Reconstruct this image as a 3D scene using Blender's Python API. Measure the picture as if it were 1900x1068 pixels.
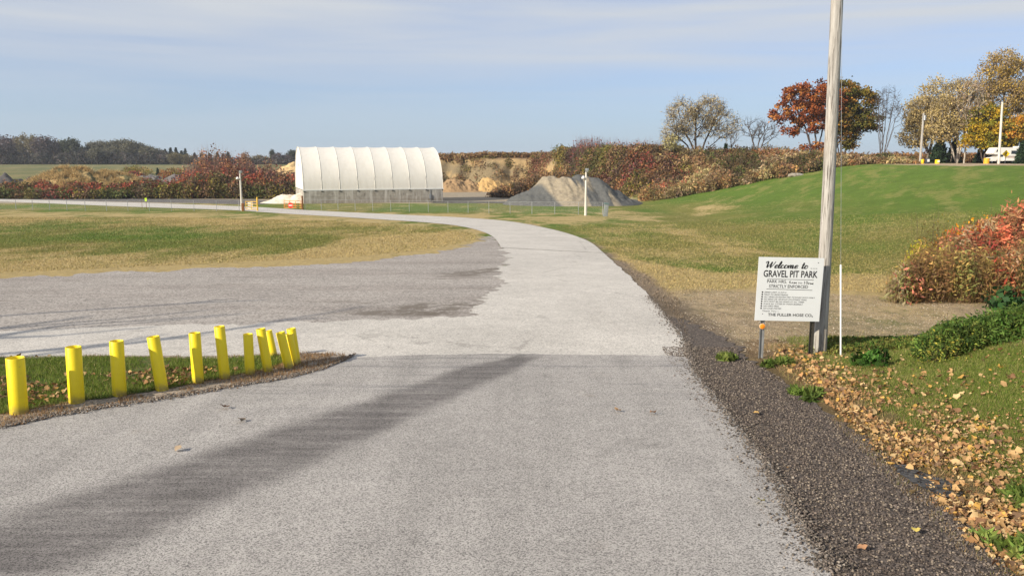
import bpy, bmesh, math, random
import numpy as np
from mathutils import Vector, Matrix, geometry
for o in list(bpy.data.objects): bpy.data.objects.remove(o)
S = bpy.context.scene; COL = S.collection
R = math.radians
# ------------------------------------------------------------------ camera
CZ = 3.05; F = 1463.0; PITCH = math.atan((534-298)/F)
cam = bpy.data.objects.new('camera', bpy.data.cameras.new('camera')); COL.objects.link(cam); S.camera = cam
cam.location = (0, 0, CZ); cam.rotation_euler = (R(90)-PITCH, 0, 0)
cam.data.sensor_width = 36; cam.data.lens = F/1900*36; cam.data.clip_start = .1; cam.data.clip_end = 9000
# ------------------------------------------------------------------ light
SUN = Vector((-.82, -.57, 0)).normalized(); ELEV = R(27)
W = bpy.data.worlds.new('World'); S.world = W; W.use_nodes = True
wn = W.node_tree.nodes; wl = W.node_tree.links; wn.clear()
def WN(t, **k):
    n = wn.new(t)
    for a, b in k.items(): setattr(n, a, b)
    return n
sky = WN('ShaderNodeTexSky', sky_type='NISHITA', sun_disc=False, sun_elevation=ELEV, sun_rotation=math.atan2(SUN.x, SUN.y) % (2*math.pi), air_density=1.0, dust_density=.6, ozone_density=2.2, altitude=200)
bg = WN('ShaderNodeBackground'); bg.inputs[1].default_value = .074
wo = WN('ShaderNodeOutputWorld')
tc = WN('ShaderNodeTexCoord'); mp = WN('ShaderNodeMapping'); mp.inputs['Scale'].default_value = (1.1, 1.1, 15); mp.inputs['Rotation'].default_value = (0, R(-3), 0)
nz = WN('ShaderNodeTexNoise'); nz.inputs['Scale'].default_value = 1.6; nz.inputs['Detail'].default_value = 6; nz.inputs['Roughness'].default_value = .5; nz.inputs['Distortion'].default_value = .4
rp = WN('ShaderNodeValToRGB'); rp.color_ramp.elements[0].position = .40; rp.color_ramp.elements[0].color = (.62,)*3+(1,); rp.color_ramp.elements[1].position = .66; rp.color_ramp.elements[1].color = (.97,)*3+(1,)
mx = WN('ShaderNodeMix', data_type='RGBA'); mx.inputs[7].default_value = (5.7, 6.0, 6.4, 1)
sep = WN('ShaderNodeSeparateXYZ'); 
# the clear air low over the lake is a deeper blue than the veil of cloud above it
lowr = WN('ShaderNodeMapRange', clamp=True); lowr.inputs[1].default_value = 0; lowr.inputs[2].default_value = .14; lowr.inputs[3].default_value = .18; lowr.inputs[4].default_value = 1.0
mul = WN('ShaderNodeMath', operation='MULTIPLY')
tint = WN('ShaderNodeMix', data_type='RGBA', blend_type='MULTIPLY'); tint.inputs[0].default_value = 1; tint.inputs[7].default_value = (.62, .84, 1.25, 1)
wl.new(tc.outputs['Generated'], mp.inputs[0]); wl.new(mp.outputs[0], nz.inputs[0]); wl.new(nz.outputs[0], rp.inputs[0])
wl.new(tc.outputs['Generated'], sep.inputs[0]); wl.new(sep.outputs[2], lowr.inputs[0])
wl.new(rp.outputs[0], mul.inputs[0]); wl.new(lowr.outputs[0], mul.inputs[1]); wl.new(mul.outputs[0], mx.inputs[0])
wl.new(sky.outputs[0], tint.inputs[6]); wl.new(tint.outputs[2], mx.inputs[6]); hz = WN('ShaderNodeMapRange', clamp=True, interpolation_type='SMOOTHSTEP'); hz.inputs[1].default_value = -.02; hz.inputs[2].default_value = .13; hz.inputs[3].default_value = .8; hz.inputs[4].default_value = 0
low = WN('ShaderNodeMix', data_type='RGBA'); low.inputs[7].default_value = (4.6, 5.5, 6.5, 1); wl.new(sep.outputs[2], hz.inputs[0]); wl.new(hz.outputs[0], low.inputs[0]); wl.new(mx.outputs[2], low.inputs[6]); wl.new(low.outputs[2], bg.inputs[0]); wl.new(bg.outputs[0], wo.inputs[0])
sun = bpy.data.objects.new('sun', bpy.data.lights.new('sun', 'SUN')); COL.objects.link(sun)
sun.data.energy = 4.6; sun.data.angle = R(.55); sun.data.color = (1, .89, .72)
sun.rotation_euler = Vector((SUN.x*math.cos(ELEV), SUN.y*math.cos(ELEV), math.sin(ELEV))).to_track_quat('Z', 'Y').to_euler()
S.view_settings.view_transform = 'Standard'; S.view_settings.look = 'None'; S.view_settings.exposure = .62; S.view_settings.gamma = 1
# ------------------------------------------------------------------ noise
def vn(x, y, seed=0):
    xi = np.floor(x).astype(np.int64); yi = np.floor(y).astype(np.int64); fx = x-xi; fy = y-yi
    fx = fx*fx*(3-2*fx); fy = fy*fy*(3-2*fy)
    def h(a, b):
        n = (a*374761393 + b*668265263 + seed*974634777) & 0xffffffff
        n = ((n ^ (n >> 13))*1274126177) & 0xffffffff
        return ((n ^ (n >> 16)) & 0xffff)/65535.0
    return (h(xi, yi)*(1-fx)+h(xi+1, yi)*fx)*(1-fy)+(h(xi, yi+1)*(1-fx)+h(xi+1, yi+1)*fx)*fy
def fbm(x, y, seed=0, o=4):
    x = np.asarray(x, float); y = np.asarray(y, float); s = 0; a = .5; t = 0
    for i in range(o): s = s+a*vn(x, y, seed+i*17); t += a; a *= .5; x = x*2.03+5.1; y = y*2.03+3.7
    return s/t
def sm(t): t = np.clip(t, 0, 1); return t*t*(3-2*t)
# ------------------------------------------------------------------ terrain height
def base(Y):
    Y = np.asarray(Y, float); a = -.037*np.clip(Y, -30, 95); t = np.clip(Y-95, 0, 75)
    return a-.037*(t-t*t/150)
EDGE_Y = [3, 5.9, 7.0, 8.2, 9.3, 11.2, 12.8, 14.2, 16, 22]
EDGE_X = [3.5, 4.0, 4.15, 4.25, 4.4, 4.6, 4.75, 4.9, 5.5, 6.5]
def gz(X, Y):
    X = np.asarray(X, float); Y = np.asarray(Y, float)
    b = base(Y)
    # lawn hill on the right
    xf = np.interp(Y, [0, 16, 24, 32, 45, 60, 90, 140, 200], [14.5, 14.5, 14.2, 14.5, 16, 18, 21, 22, 22])
    u = np.clip(X-xf, 0, 400); r = .19*u*u/(u+2.2)
    a = b+r; c = 2.45; k = .9; h = np.clip(.5+.5*(a-c)/k, 0, 1); lawn = a*(1-h)+c*h-k*h*(1-h)
    lawn = np.where(u > 0, lawn, b)
    # scrub bank and the plateau behind it
    yb = np.interp(X, [-300, -46, 8, 16, 25, 45, 70], [228, 224, 222, 196, 158, 142, 148])
    wd = np.interp(X, [-90, -52, 10, 25, 60], [38, 16, 14, 20, 22])
    top = np.interp(X, [-90, -55, -36, -8, 10, 25, 60, 90], [-1.6, -1.6, 3.3, 3.9, 3.9, 3.1, 2.75, 2.5])
    gull = (fbm(X*.16, Y*.05, 5)-.5)*8
    s = sm((Y-yb+gull*(X < 24))/wd)
    z = lawn*(1-s)+top*s
    # far field falling away / rising to the tree line
    far = np.interp(Y, [240, 650, 1500, 4000], [-1.6, 1.75, 2.2, 2.2]); w = sm((-X-46)/10)*sm((Y-262)/30)
    z = z*(1-w)+far*w
    w2 = sm((Y-300)/300)*(1-sm((-X-46)/10)); z = z*(1-w2)+2.3*w2
    # grassy bank near the sign
    xe = np.interp(Y, EDGE_Y, EDGE_X); d = X-xe
    m = 1.25*sm(d/6.5)*sm((15.6+.05*X-Y)/4.5)
    m = m+np.where(d > 0, 1, 0)*sm((15.6-Y)/3)*(.05*sm(d/.5)+.07*(fbm(X*1.3, Y*1.3, 9)-.5)*sm(d/1.5))
    return z+np.where((X > 3) & (Y < 22), m, 0)
cP, sP = math.cos(PITCH), math.sin(PITCH)
def ray(px, py):
    a = (px-950)/F; b = (534-py)/F
    return np.array([a, cP+b*sP, -sP+b*cP])
def gp(px, py, only_base=False):
    d = ray(px, py); d = d/d[1]
    ys = np.concatenate([np.arange(3, 60, .25), np.arange(60, 400, 1.0)])
    g = base(ys) if only_base else gz(d[0]*ys, ys)
    f = CZ+d[2]*ys-g; i = np.argmax(f < 0)
    if f[i] >= 0: return (d[0]*400, 400.)
    y0, y1 = ys[max(i-1, 0)], ys[i]
    for _ in range(25):
        m = (y0+y1)/2; gm = base(m) if only_base else gz(d[0]*m, m)
        if CZ+d[2]*m-gm < 0: y1 = m
        else: y0 = m
    return (float(d[0]*y0), float(y0))
def gpb(px, py): return gp(px, py, True)
def at(px, py, Y):
    d = ray(px, py); d = d/d[1]; return Vector((d[0]*Y, Y, CZ+d[2]*Y))
def proj(X, Y, Z):
    dz = Z-CZ; zc = Y*cP-dz*sP; yc = Y*sP+dz*cP; zc = np.where(zc > .1, zc, np.nan)
    return 950+F*X/zc, 534-F*yc/zc
def g(x, y): return float(gz(x, y))
# ------------------------------------------------------------------ mesh helpers
def tag(o, label=None, cat=None, group=None, kind=None):
    if label: o['label'] = label
    if cat: o['category'] = cat
    if group: o['group'] = group
    if kind: o['kind'] = kind
    return o
def empty(name, loc, label, cat, group=None, rz=0):
    o = bpy.data.objects.new(name, None); COL.objects.link(o); o.location = loc; o.rotation_euler = (0, 0, rz); o.empty_display_size = .3
    return tag(o, label, cat, group)
def link(name, me, mat, parent=None):
    o = bpy.data.objects.new(name, me); COL.objects.link(o)
    if mat and not me.materials: me.materials.append(mat)
    if parent: o.parent = parent
    return o
def np_mesh(name, V, Fa, mat, parent=None, col=None, colb=None, smooth=False):
    """V (n,3); Fa (m,k) faces all of k corners; col (n,3|4) per-vertex colour"""
    V = np.asarray(V, np.float32); Fa = np.asarray(Fa, np.int32); k = Fa.shape[1]
    me = bpy.data.meshes.new(name); me.vertices.add(len(V)); me.vertices.foreach_set('co', V.ravel())
    me.loops.add(Fa.size); me.loops.foreach_set('vertex_index', Fa.ravel())
    me.polygons.add(len(Fa)); me.polygons.foreach_set('loop_start', np.arange(0, Fa.size, k, dtype=np.int32))
    try: me.polygons.foreach_set('loop_total', np.full(len(Fa), k, np.int32))
    except Exception: pass
    me.update(calc_edges=True)
    for nm, c in (('Col', col), ('ColB', colb)):
        if c is not None:
            c = np.asarray(c, np.float32)
            if c.shape[1] == 3: c = np.hstack([c, np.ones((len(c), 1), np.float32)])
            at_ = me.color_attributes.new(nm, 'FLOAT_COLOR', 'POINT'); at_.data.foreach_set('color', c.ravel())
    if smooth: me.polygons.foreach_set('use_smooth', np.ones(len(Fa), bool))
    me.validate(); return link(name, me, mat, parent)
class MB:
    def __init__(s): s.v = []; s.f = []
    def add(s, v, f, M=None):
        n = len(s.v)
        s.v += [tuple(M @ Vector(p)) if M else tuple(p) for p in v]; s.f += [tuple(i+n for i in q) for q in f]; return s
    def box(s, a, b, M=None, bev=0):
        if bev:
            bm = bmesh.new(); bmesh.ops.create_cube(bm, size=1)
            for v in bm.verts: v.co = Vector([(a[i]+b[i])/2+v.co[i]*(b[i]-a[i]) for i in range(3)])
            bmesh.ops.bevel(bm, geom=bm.edges[:], offset=bev, segments=2, affect='EDGES', profile=.6)
            bm.verts.index_update(); s.add([v.co.copy() for v in bm.verts], [[v.index for v in f.verts] for f in bm.faces], M); bm.free(); return s
        x0, y0, z0 = a; x1, y1, z1 = b
        return s.add([(x0,y0,z0),(x1,y0,z0),(x1,y1,z0),(x0,y1,z0),(x0,y0,z1),(x1,y0,z1),(x1,y1,z1),(x0,y1,z1)],
                     [(0,3,2,1),(4,5,6,7),(0,1,5,4),(1,2,6,5),(2,3,7,6),(3,0,4,7)], M)
    def tube(s, pts, rad, n=8, cap=True, M=None):
        pts = [Vector(p) for p in pts]; rs = rad if isinstance(rad, (list, tuple)) else [rad]*len(pts); v = []; f = []
        for i, p in enumerate(pts):
            t = (pts[min(i+1, len(pts)-1)]-pts[max(i-1, 0)]).normalized(); a = t.orthogonal().normalized() if abs(t.z) < .98 else Vector((1, 0, 0)).cross(t).cross(t).normalized(); b = t.cross(a)
            for k in range(n): w = 2*math.pi*k/n; v.append(p+(a*math.cos(w)+b*math.sin(w))*rs[i])
        for i in range(len(pts)-1):
            for k in range(n): f.append((i*n+k, i*n+(k+1) % n, (i+1)*n+(k+1) % n, (i+1)*n+k))
        if cap: f.append(tuple(range(n))[::-1]); f.append(tuple(range((len(pts)-1)*n, len(pts)*n)))
        return s.add(v, f, M)
    def lathe(s, prof, n=20, M=None):
        v = []; f = []; m = len(prof)
        for r, z in prof:
            for k in range(n): w = 2*math.pi*k/n; v.append((r*math.cos(w), r*math.sin(w), z))
        for i in range(m-1):
            for k in range(n): f.append((i*n+k, i*n+(k+1) % n, (i+1)*n+(k+1) % n, (i+1)*n+k))
        return s.add(v, f, M)
    def prism(s, poly, a, b, M=None):
        """poly in (x,z), extruded along y from a to b"""
        n = len(poly); v = [(x, a, z) for x, z in poly]+[(x, b, z) for x, z in poly]
        f = [tuple(range(n)), tuple(range(2*n-1, n-1, -1))]+[(i, i+n, (i+1) % n+n, (i+1) % n) for i in range(n)]
        return s.add(v, f, M)
    def build(s, name, mat, parent=None, smooth=False):
        me = bpy.data.meshes.new(name); me.from_pydata([tuple(p) for p in s.v], [], s.f); me.update()
        bm = bmesh.new(); bm.from_mesh(me); bmesh.ops.recalc_face_normals(bm, faces=bm.faces[:]); bm.to_mesh(me); bm.free()
        if smooth:
            me.polygons.foreach_set('use_smooth', [True]*len(me.polygons)); me.set_sharp_from_angle(angle=R(42))
        return link(name, me, mat, parent)
# ------------------------------------------------------------------ material helpers
class NT:
    def __init__(s, name, rough=.8, spec=.3, metal=0):
        s.m = bpy.data.materials.new(name); s.m.use_nodes = True; s.t = s.m.node_tree; s.n = s.t.nodes; s.l = s.t.links
        s.b = s.n['Principled BSDF']; s.b.inputs['Roughness'].default_value = rough; s.b.inputs['Specular IOR Level'].default_value = spec; s.b.inputs['Metallic'].default_value = metal
        s.tc = s.n.new('ShaderNodeTexCoord')
    def set(s, inp, v):
        if isinstance(v, bpy.types.NodeSocket): s.l.new(v, inp)
        elif isinstance(v, (tuple, list)) and len(v) == 3 and inp.type == 'RGBA': inp.default_value = (*v, 1)
        else: inp.default_value = v
    def co(s, scale=(1,1,1), rot=(0,0,0), loc=(0,0,0)):
        m = s.n.new('ShaderNodeMapping'); m.inputs['Scale'].default_value = scale; m.inputs['Rotation'].default_value = rot; m.inputs['Location'].default_value = loc
        s.l.new(s.tc.outputs['Object'], m.inputs[0]); return m.outputs[0]
    def noise(s, sc, det=4, ro=.5, co=None, dist=0):
        n = s.n.new('ShaderNodeTexNoise'); s.set(n.inputs['Scale'], sc); s.set(n.inputs['Detail'], det); s.set(n.inputs['Roughness'], ro); s.set(n.inputs['Distortion'], dist)
        s.l.new(co or s.tc.outputs['Object'], n.inputs[0]); return n.outputs[0]
    def voro(s, sc, co=None, feat='F1', out='Color', rand=1):
        n = s.n.new('ShaderNodeTexVoronoi'); n.feature = feat; s.set(n.inputs['Scale'], sc); s.set(n.inputs['Randomness'], rand)
        s.l.new(co or s.tc.outputs['Object'], n.inputs[0]); return n.outputs[out]
    def ramp(s, f, stops):
        r = s.n.new('ShaderNodeValToRGB'); e = r.color_ramp.elements
        while len(e) < len(stops): e.new(.5)
        for i, (p, c) in enumerate(stops): e[i].position = p; e[i].color = (*c, 1) if isinstance(c, tuple) else (c, c, c, 1)
        s.l.new(f, r.inputs[0]); return r.outputs[0]
    def mix(s, f, a, b, mode='MIX'):
        m = s.n.new('ShaderNodeMix'); m.data_type = 'RGBA'; m.blend_type = mode
        s.set(m.inputs[0], f); s.set(m.inputs[6], a); s.set(m.inputs[7], b); return m.outputs[2]
    def math(s, op, a, b=0.0, c=None, clamp=False):
        m = s.n.new('ShaderNodeMath'); m.operation = op; m.use_clamp = clamp; s.set(m.inputs[0], a); s.set(m.inputs[1], b)
        if c is not None: s.set(m.inputs[2], c)
        return m.outputs[0]
    def mr(s, v, a, b, c=0, d=1):
        m = s.n.new('ShaderNodeMapRange'); m.interpolation_type = 'SMOOTHSTEP'
        for i, q in enumerate((v, a, b, c, d)): s.set(m.inputs[i], q)
        return m.outputs[0]
    def attr(s, name):
        a = s.n.new('ShaderNodeAttribute'); a.attribute_name = name; return a
    def bump(s, h, st=.5, dist=.01):
        b = s.n.new('ShaderNodeBump'); b.inputs['Strength'].default_value = st; b.inputs['Distance'].default_value = dist
        s.l.new(h, b.inputs['Height']); s.l.new(b.outputs[0], s.b.inputs['Normal'])
    def color(s, c): s.set(s.b.inputs['Base Color'], c); return s
    def rough(s, c): s.set(s.b.inputs['Roughness'], c); return s
def plain(name, c, rough=.6, spec=.4, metal=0, var=.15, sc=6):
    t = NT(name, rough, spec, metal); n = t.noise(sc, 5, .6)
    t.color(t.mix(t.mr(n, .3, .7), tuple(x*(1-var) for x in c), tuple(min(1, x*(1+var)) for x in c))); return t.m
def leafmat(name, tr=.3, rough=.75):
    t = NT(name, rough, .15); a = t.attr('Col'); t.color(a.outputs[0])
    tb = t.n.new('ShaderNodeBsdfTranslucent'); t.l.new(a.outputs[0], tb.inputs[0])
    ms = t.n.new('ShaderNodeMixShader'); ms.inputs[0].default_value = tr; t.l.new(t.b.outputs[0], ms.inputs[1]); t.l.new(tb.outputs[0], ms.inputs[2])
    t.l.new(ms.outputs[0], t.n['Material Output'].inputs[0]); return t.m
# ------------------------------------------------------------------ the ground: one sheet
def sdf(px, py, poly):
    """signed distance in px, negative inside"""
    P = np.array(poly, float); n = len(P); d = np.full(px.shape, 1e9); ins = np.zeros(px.shape, bool)
    for i in range(n):
        a = P[i]; b = P[(i+1) % n]; e = b-a; wx = px-a[0]; wy = py-a[1]
        t = np.clip((wx*e[0]+wy*e[1])/(e@e+1e-9), 0, 1); d = np.minimum(d, np.hypot(wx-t*e[0], (wy-t*e[1])*2.2))
        c = ((a[1] > py) != (b[1] > py)); xx = a[0]+(py-a[1])/(b[1]-a[1]+1e-12)*(b[0]-a[0]); ins ^= c & (px < xx)
    return np.where(ins, -d, d)
def zone(px, py, poly, soft): return sm(.5-sdf(px, py, poly)/(2*soft))
NX, NYr = 520, 780
tt = np.linspace(-1, 1, NX); tt = np.sign(tt)*np.abs(tt)**1.25
Yr = np.concatenate([[-40, -20, -8, -2], np.geomspace(2.5, 300, NYr-44), np.geomspace(310, 5000, 40)])
YY = np.repeat(Yr[:, None], NX, 1); XX = tt[None, :]*(34+1.15*np.clip(Yr, 0, None))[:, None]
ZZ = gz(XX, YY)
x, y, z = XX.ravel(), YY.ravel(), ZZ.ravel()
px, py = proj(x, y, z); ok = y > 2; px = np.where(ok, np.nan_to_num(px), -9999); py = np.where(ok, np.nan_to_num(py), 2000)
n1 = fbm(x*.12, y*.05, 1, 5); n2 = fbm(x*.5, y*.2, 2, 4); n3 = fbm(x*.03, y*.03, 3, 3)
GREEN = np.array([.100, .158, .026]); OLIVE = np.array([.19, .175, .05]); STRAW = np.array([.43, .33, .155]); DIRT = np.array([.31, .24, .16]); SOIL = np.array([.15, .10, .06]); SAND = np.array([.5, .35, .17]); YARD = np.array([.33, .28, .21]); TAR = np.array([.085, .08, .08])
def mixc(A, B, w): return A*(1-w[:, None])+B*w[:, None]
A = mixc(np.tile(GREEN, (len(x), 1)), OLIVE, sm((n1-.35)*3)*.8)
B = np.tile(STRAW, (len(x), 1))
dry = .30+.25*(n2-.5)
# flat field left of the road: bands by distance
band = np.interp(py, [375, 384, 392, 398, 408, 418, 428, 440, 452, 462, 474, 484, 505, 530], [.3, .2, .3, .62, .66, .5, .4, .12, .1, .3, .5, .6, .95, 1.0])
lf = ((px < 930) & (py > 372) & (py < 540)); dry = np.where(lf, band+.9*(n2-.5)+.35*(n1-.5)+.25*sm((px-500)/300)*sm((py-425)/30), dry)
for poly, v, so in [
    ([(840, 402), (1000, 394), (1150, 392), (1220, 402), (1220, 410), (1090, 414), (1000, 420)], .60, 16),
    ([(1130, 432), (1230, 428), (1310, 440), (1290, 452), (1180, 448)], .75, 12),
    ([(1060, 430), (1250, 415), (1400, 450), (1500, 500), (1300, 508), (1160, 480)], .42, 20),
    ([(1130, 470), (1260, 500), (1500, 510), (1720, 518), (1900, 530), (1900, 600), (1500, 590), (1230, 560)], .97, 16),
    ([(640, 440), (900, 425), (915, 460), (700, 480), (560, 500), (500, 480)], .8, 16),
    ([(1330, 345), (1500, 325), (1520, 335), (1380, 380), (1300, 400), (1290, 385)], .48, 22)]:
    w = zone(px, py, poly, so); w = np.clip(w+(w > 0)*(w < 1)*.9*(n2-.5), 0, 1); dry = dry*(1-w)+(v+.7*(n2-.5)+.4*(n1-.5))*w
hill = sm((z-base(y)-.6)/2)*(x > 12)*(y < 150)
streak = fbm((x-.5*y)*.35, (x+y)*.045, 31, 4); dry = dry*(1-hill)+hill*(.33+.75*(streak-.5)+1.0*(fbm((x-.5*y)*1.1, (x+y)*.12, 35, 4)-.5))
A = mixc(A, np.array([.108, .176, .028]), hill*.9); A = A*(1+.34*hill*(fbm((x-.5*y)*1.3, (x+y)*.16, 36, 3)-.5)+.22*(fbm(x*.9, y*.3, 38, 3)-.5))[:, None]; B = mixc(B, np.array([.185, .205, .05]), hill*.9)
soft = sm((px-640)/300)*0
# bare earth lot right of the road
w = zone(px, py, [(1190, 545), (1290, 536), (1500, 545), (1660, 552), (1900, 566), (1990, 580), (1990, 640), (1760, 640), (1700, 652), (1560, 664), (1400, 664), (1300, 640), (1270, 600)], 12)
w = np.clip(w*(.62+1.1*(n2-.35)), 0, 1)*(y > 11); A = mixc(A, DIRT, w); B = mixc(B, DIRT*1.35, w); dry = dry*(1-w)+w*.5
# verge of dark crumbs along the right edge of the road
rd = np.array([gpb(*q) for q in [(1275, 645), (1240, 590), (1205, 550), (1165, 510), (1120, 470), (1085, 445), (1020, 425), (940, 410), (850, 403)]])
dd = np.full(x.shape, 1e9)
for i in range(len(rd)-1):
    a, b = rd[i], rd[i+1]; e = b-a; t = np.clip(((x-a[0])*e[0]+(y-a[1])*e[1])/(e@e), 0, 1); dd = np.minimum(dd, np.hypot(x-a[0]-t*e[0], y-a[1]-t*e[1]))
w = sm((np.interp(y, [15, 25, 45, 90], [1.3, .8, .45, .5])+1.5*(n2-.5)-dd)/.5)*(y < 130); A = mixc(A, np.array([.16, .125, .09]), w); B = mixc(B, np.array([.24, .19, .14]), w)
# pit yard beyond the fence
yard = sm((y-146)/2.5)*(y < 300)*(1-sm((z-(-4.75))/.35))*(x < 30)
A = mixc(A, YARD, yard); B = mixc(B, YARD*1.2, yard)
w = zone(px, py, [(800, 373), (960, 374), (1130, 381), (1150, 385), (960, 385), (800, 380)], 3)*yard; A = mixc(A, TAR, w); B = mixc(B, TAR*1.4, w)
w = zone(px, py, [(-200, 364), (150, 366), (480, 371), (540, 376), (470, 380), (350, 376.5), (-200, 367.5)], 2); A = mixc(A, TAR*1.6, w); B = mixc(B, TAR*2, w)
# cliffs, scrub soil, plateau and far field
bank = sm((z+4.4)/1.2)*(y > 130)*(1-(x > 12)*(y < 150)*1.0*(z < 2.6)*(x > 22))
bank = np.where((x > 20) & (y < 143), 0, bank)
A = mixc(A, SOIL*1.4, bank); B = mixc(B, np.array([.34, .24, .12]), bank)
sand = bank*(x > -50)*sm((26-x)/5)*sm((3.75-z)/.3)*(y > 195); A = mixc(A, SAND*.9, sand*.85); B = mixc(B, SAND*1.05, sand); 
w = sand*sm((fbm(x*.11+3, z*.25, 77, 4)-.48)*7)*.8; A = mixc(A, np.array([.17, .14, .09]), w); B = mixc(B, np.array([.25, .22, .12]), w)
dE = x-np.interp(y, EDGE_Y, EDGE_X); w = np.exp(-(np.clip(dE, 0, None)/(1.15*np.interp(y, [5, 7, 9, 11, 13, 15], [2.2, 1.9, 1.3, .8, .6, .4])))**2)*(dE > -.6)*(y > 3)*(y < 16); A = mixc(A, np.array([.17, .115, .065]), w*.9); B = mixc(B, np.array([.30, .21, .12]), w*.9)
far = sm((-x-50)/12)*sm((y-228)/10); A = mixc(A, np.array([.13, .14, .06]), far); B = mixc(B, np.array([.22, .19, .09]), far); dry = np.where(far > .5, .45+.8*(n1-.5), dry)
far2 = sm((y-300)/60)*(x > -60); A = mixc(A, np.array([.14, .13, .07]), far2)
top_lane = zone(px, py, [(1640, 302.5), (1740, 302), (1900, 304), (2100, 306), (2100, 310), (1800, 308.5), (1640, 304.8)], 1.5)*(y > 100); A = mixc(A, DIRT*1.3, top_lane); B = mixc(B, DIRT*1.5, top_lane)
CA = np.hstack([A, np.clip(dry, 0, 1)[:, None]])
idx = np.arange(len(x)).reshape(YY.shape); Fq = np.stack([idx[:-1, :-1], idx[:-1, 1:], idx[1:, 1:], idx[1:, :-1]], -1).reshape(-1, 4)
t = NT('ground_mat', .95, .1); a = t.attr('Col'); b = t.attr('ColB')
nf = t.noise(3.2, 6, .62, t.co((1, .55, 1))); nf2 = t.noise(28, 5, .65); nf3 = t.noise(.6, 4, .55, t.co((1, .45, 1)))
nn = t.math('ADD', t.math('MULTIPLY', nf, .5), t.math('ADD', t.math('MULTIPLY', nf2, .25), t.math('MULTIPLY', nf3, .25)))
fac = t.mr(t.math('ADD', nn, t.math('MULTIPLY', t.math('SUBTRACT', a.outputs[3], .5), .5)), .40, .60)
c = t.mix(fac, a.outputs[0], b.outputs[0])
c = t.mix(1, c, t.ramp(nf2, [(.25, .62), (.5, 1.), (.78, 1.38)]), 'MULTIPLY'); c = t.mix(1, c, t.ramp(nf, [(.25, .8), (.75, 1.2)]), 'MULTIPLY')
t.color(c); t.bump(t.math('ADD', nf2, t.math('MULTIPLY', nf, 1.5)), .9, .09)
ground = np_mesh('ground', np.stack([x, y, z], 1), Fq, t.m, col=CA, colb=B, smooth=True)
tag(ground, 'grass field, lawn slope and bare earth of the old gravel pit', kind='structure')

# ------------------------------------------------------------------ ragged sheets laid on it
rnd = random.Random(4)
def ragged(pts, amp, step=.12, seed=0):
    out = []; P = np.array(pts, float); acc = 0; amp_ = amp
    for i in range(len(P)):
        a = P[i]; b = P[(i+1) % len(P)]; L = np.hypot(*(b-a)); amp = 1. if callable(amp_) else amp_; n = max(1, int(L/step)); nx, ny = (b[1]-a[1])/max(L, 1e-6), -(b[0]-a[0])/max(L, 1e-6)
        ts = np.arange(n)/n; s = acc+ts*L; j = ((fbm(s*.9, s*0+seed, seed)-.5)*1.3+(fbm(s*5, s*0+seed, seed+3)-.5)*.8+(fbm(s*16, s*0, seed+7, 2)-.5)*.35)*amp
        if callable(amp_): j = j/amp*amp_(a[0], a[1])
        if L > 25: j = j*0
        out.append(np.stack([a[0]+ts*(b[0]-a[0])+nx*j, a[1]+ts*(b[1]-a[1])+ny*j], 1)); acc += L
    return np.concatenate(out)
def catmull(P, n=8):
    P = [np.array(p, float) for p in P]; out = []
    for i in range(len(P)-1):
        p0 = P[max(i-1, 0)]; p1 = P[i]; p2 = P[i+1]; p3 = P[min(i+2, len(P)-1)]
        for k in range(n):
            t = k/n; out.append(.5*((2*p1)+(-p0+p2)*t+(2*p0-5*p1+4*p2-p3)*t*t+(-p0+3*p1-3*p2+p3)*t**3))
    out.append(P[-1]); return [tuple(p) for p in out]
def sheet(name, pts, off, mat, amp=.1, seed=0, step=.12, extra=None, zfun=None, thick=0):
    q = ragged(pts, amp, step, seed); n = len(q)
    vs, es, fs, *_ = geometry.delaunay_2d_cdt([Vector(p) for p in q], [(i, (i+1) % n) for i in range(n)], [], 1, 1e-5)
    V = np.array([(v.x, v.y) for v in vs]); Z = (zfun(V[:, 0], V[:, 1]) if zfun else base(V[:, 1]))+off
    V = np.column_stack([V, Z]); Fl = [tuple(f) for f in fs]
    if extra is not None:
        k = len(V); V = np.vstack([V, extra[0]]); Fl += [tuple(i+k for i in f) for f in extra[1]]
    me = bpy.data.meshes.new(name); me.from_pydata(V.tolist(), [], Fl); me.update()
    for p in me.polygons:
        if p.normal.z < 0: p.flip()
    return tag(link(name, me, mat), kind='structure')
# pavement materials
def pavement(name, light, dark, size, contrast, stains=None, rough=.9):
    t = NT(name, rough, .25)
    v = t.voro(size); sepc = t.n.new('ShaderNodeSeparateColor'); t.l.new(v, sepc.inputs[0])
    agg = t.ramp(sepc.outputs[0], [(0, dark), (contrast, light), (1, tuple(min(1, q*1.25) for q in light))])
    gap = t.voro(size, feat='DISTANCE_TO_EDGE', out='Distance'); agg = t.mix(t.mr(gap, .0, .10, .55, 0), agg, dark)
    big = t.noise(.35, 5, .6); agg = t.mix(1, agg, t.ramp(big, [(.3, .9), (.7, 1.09)]), 'MULTIPLY')
    mid = t.noise(2.3, 6, .7); agg = t.mix(1, agg, t.ramp(mid, [(.25, .88), (.75, 1.1)]), 'MULTIPLY')
    c = agg
    if stains: c = stains(t, c)
    t.color(c); t.bump(t.math('ADD', gap, t.math('MULTIPLY', mid, .3)), .55, .012); return t.m
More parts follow.
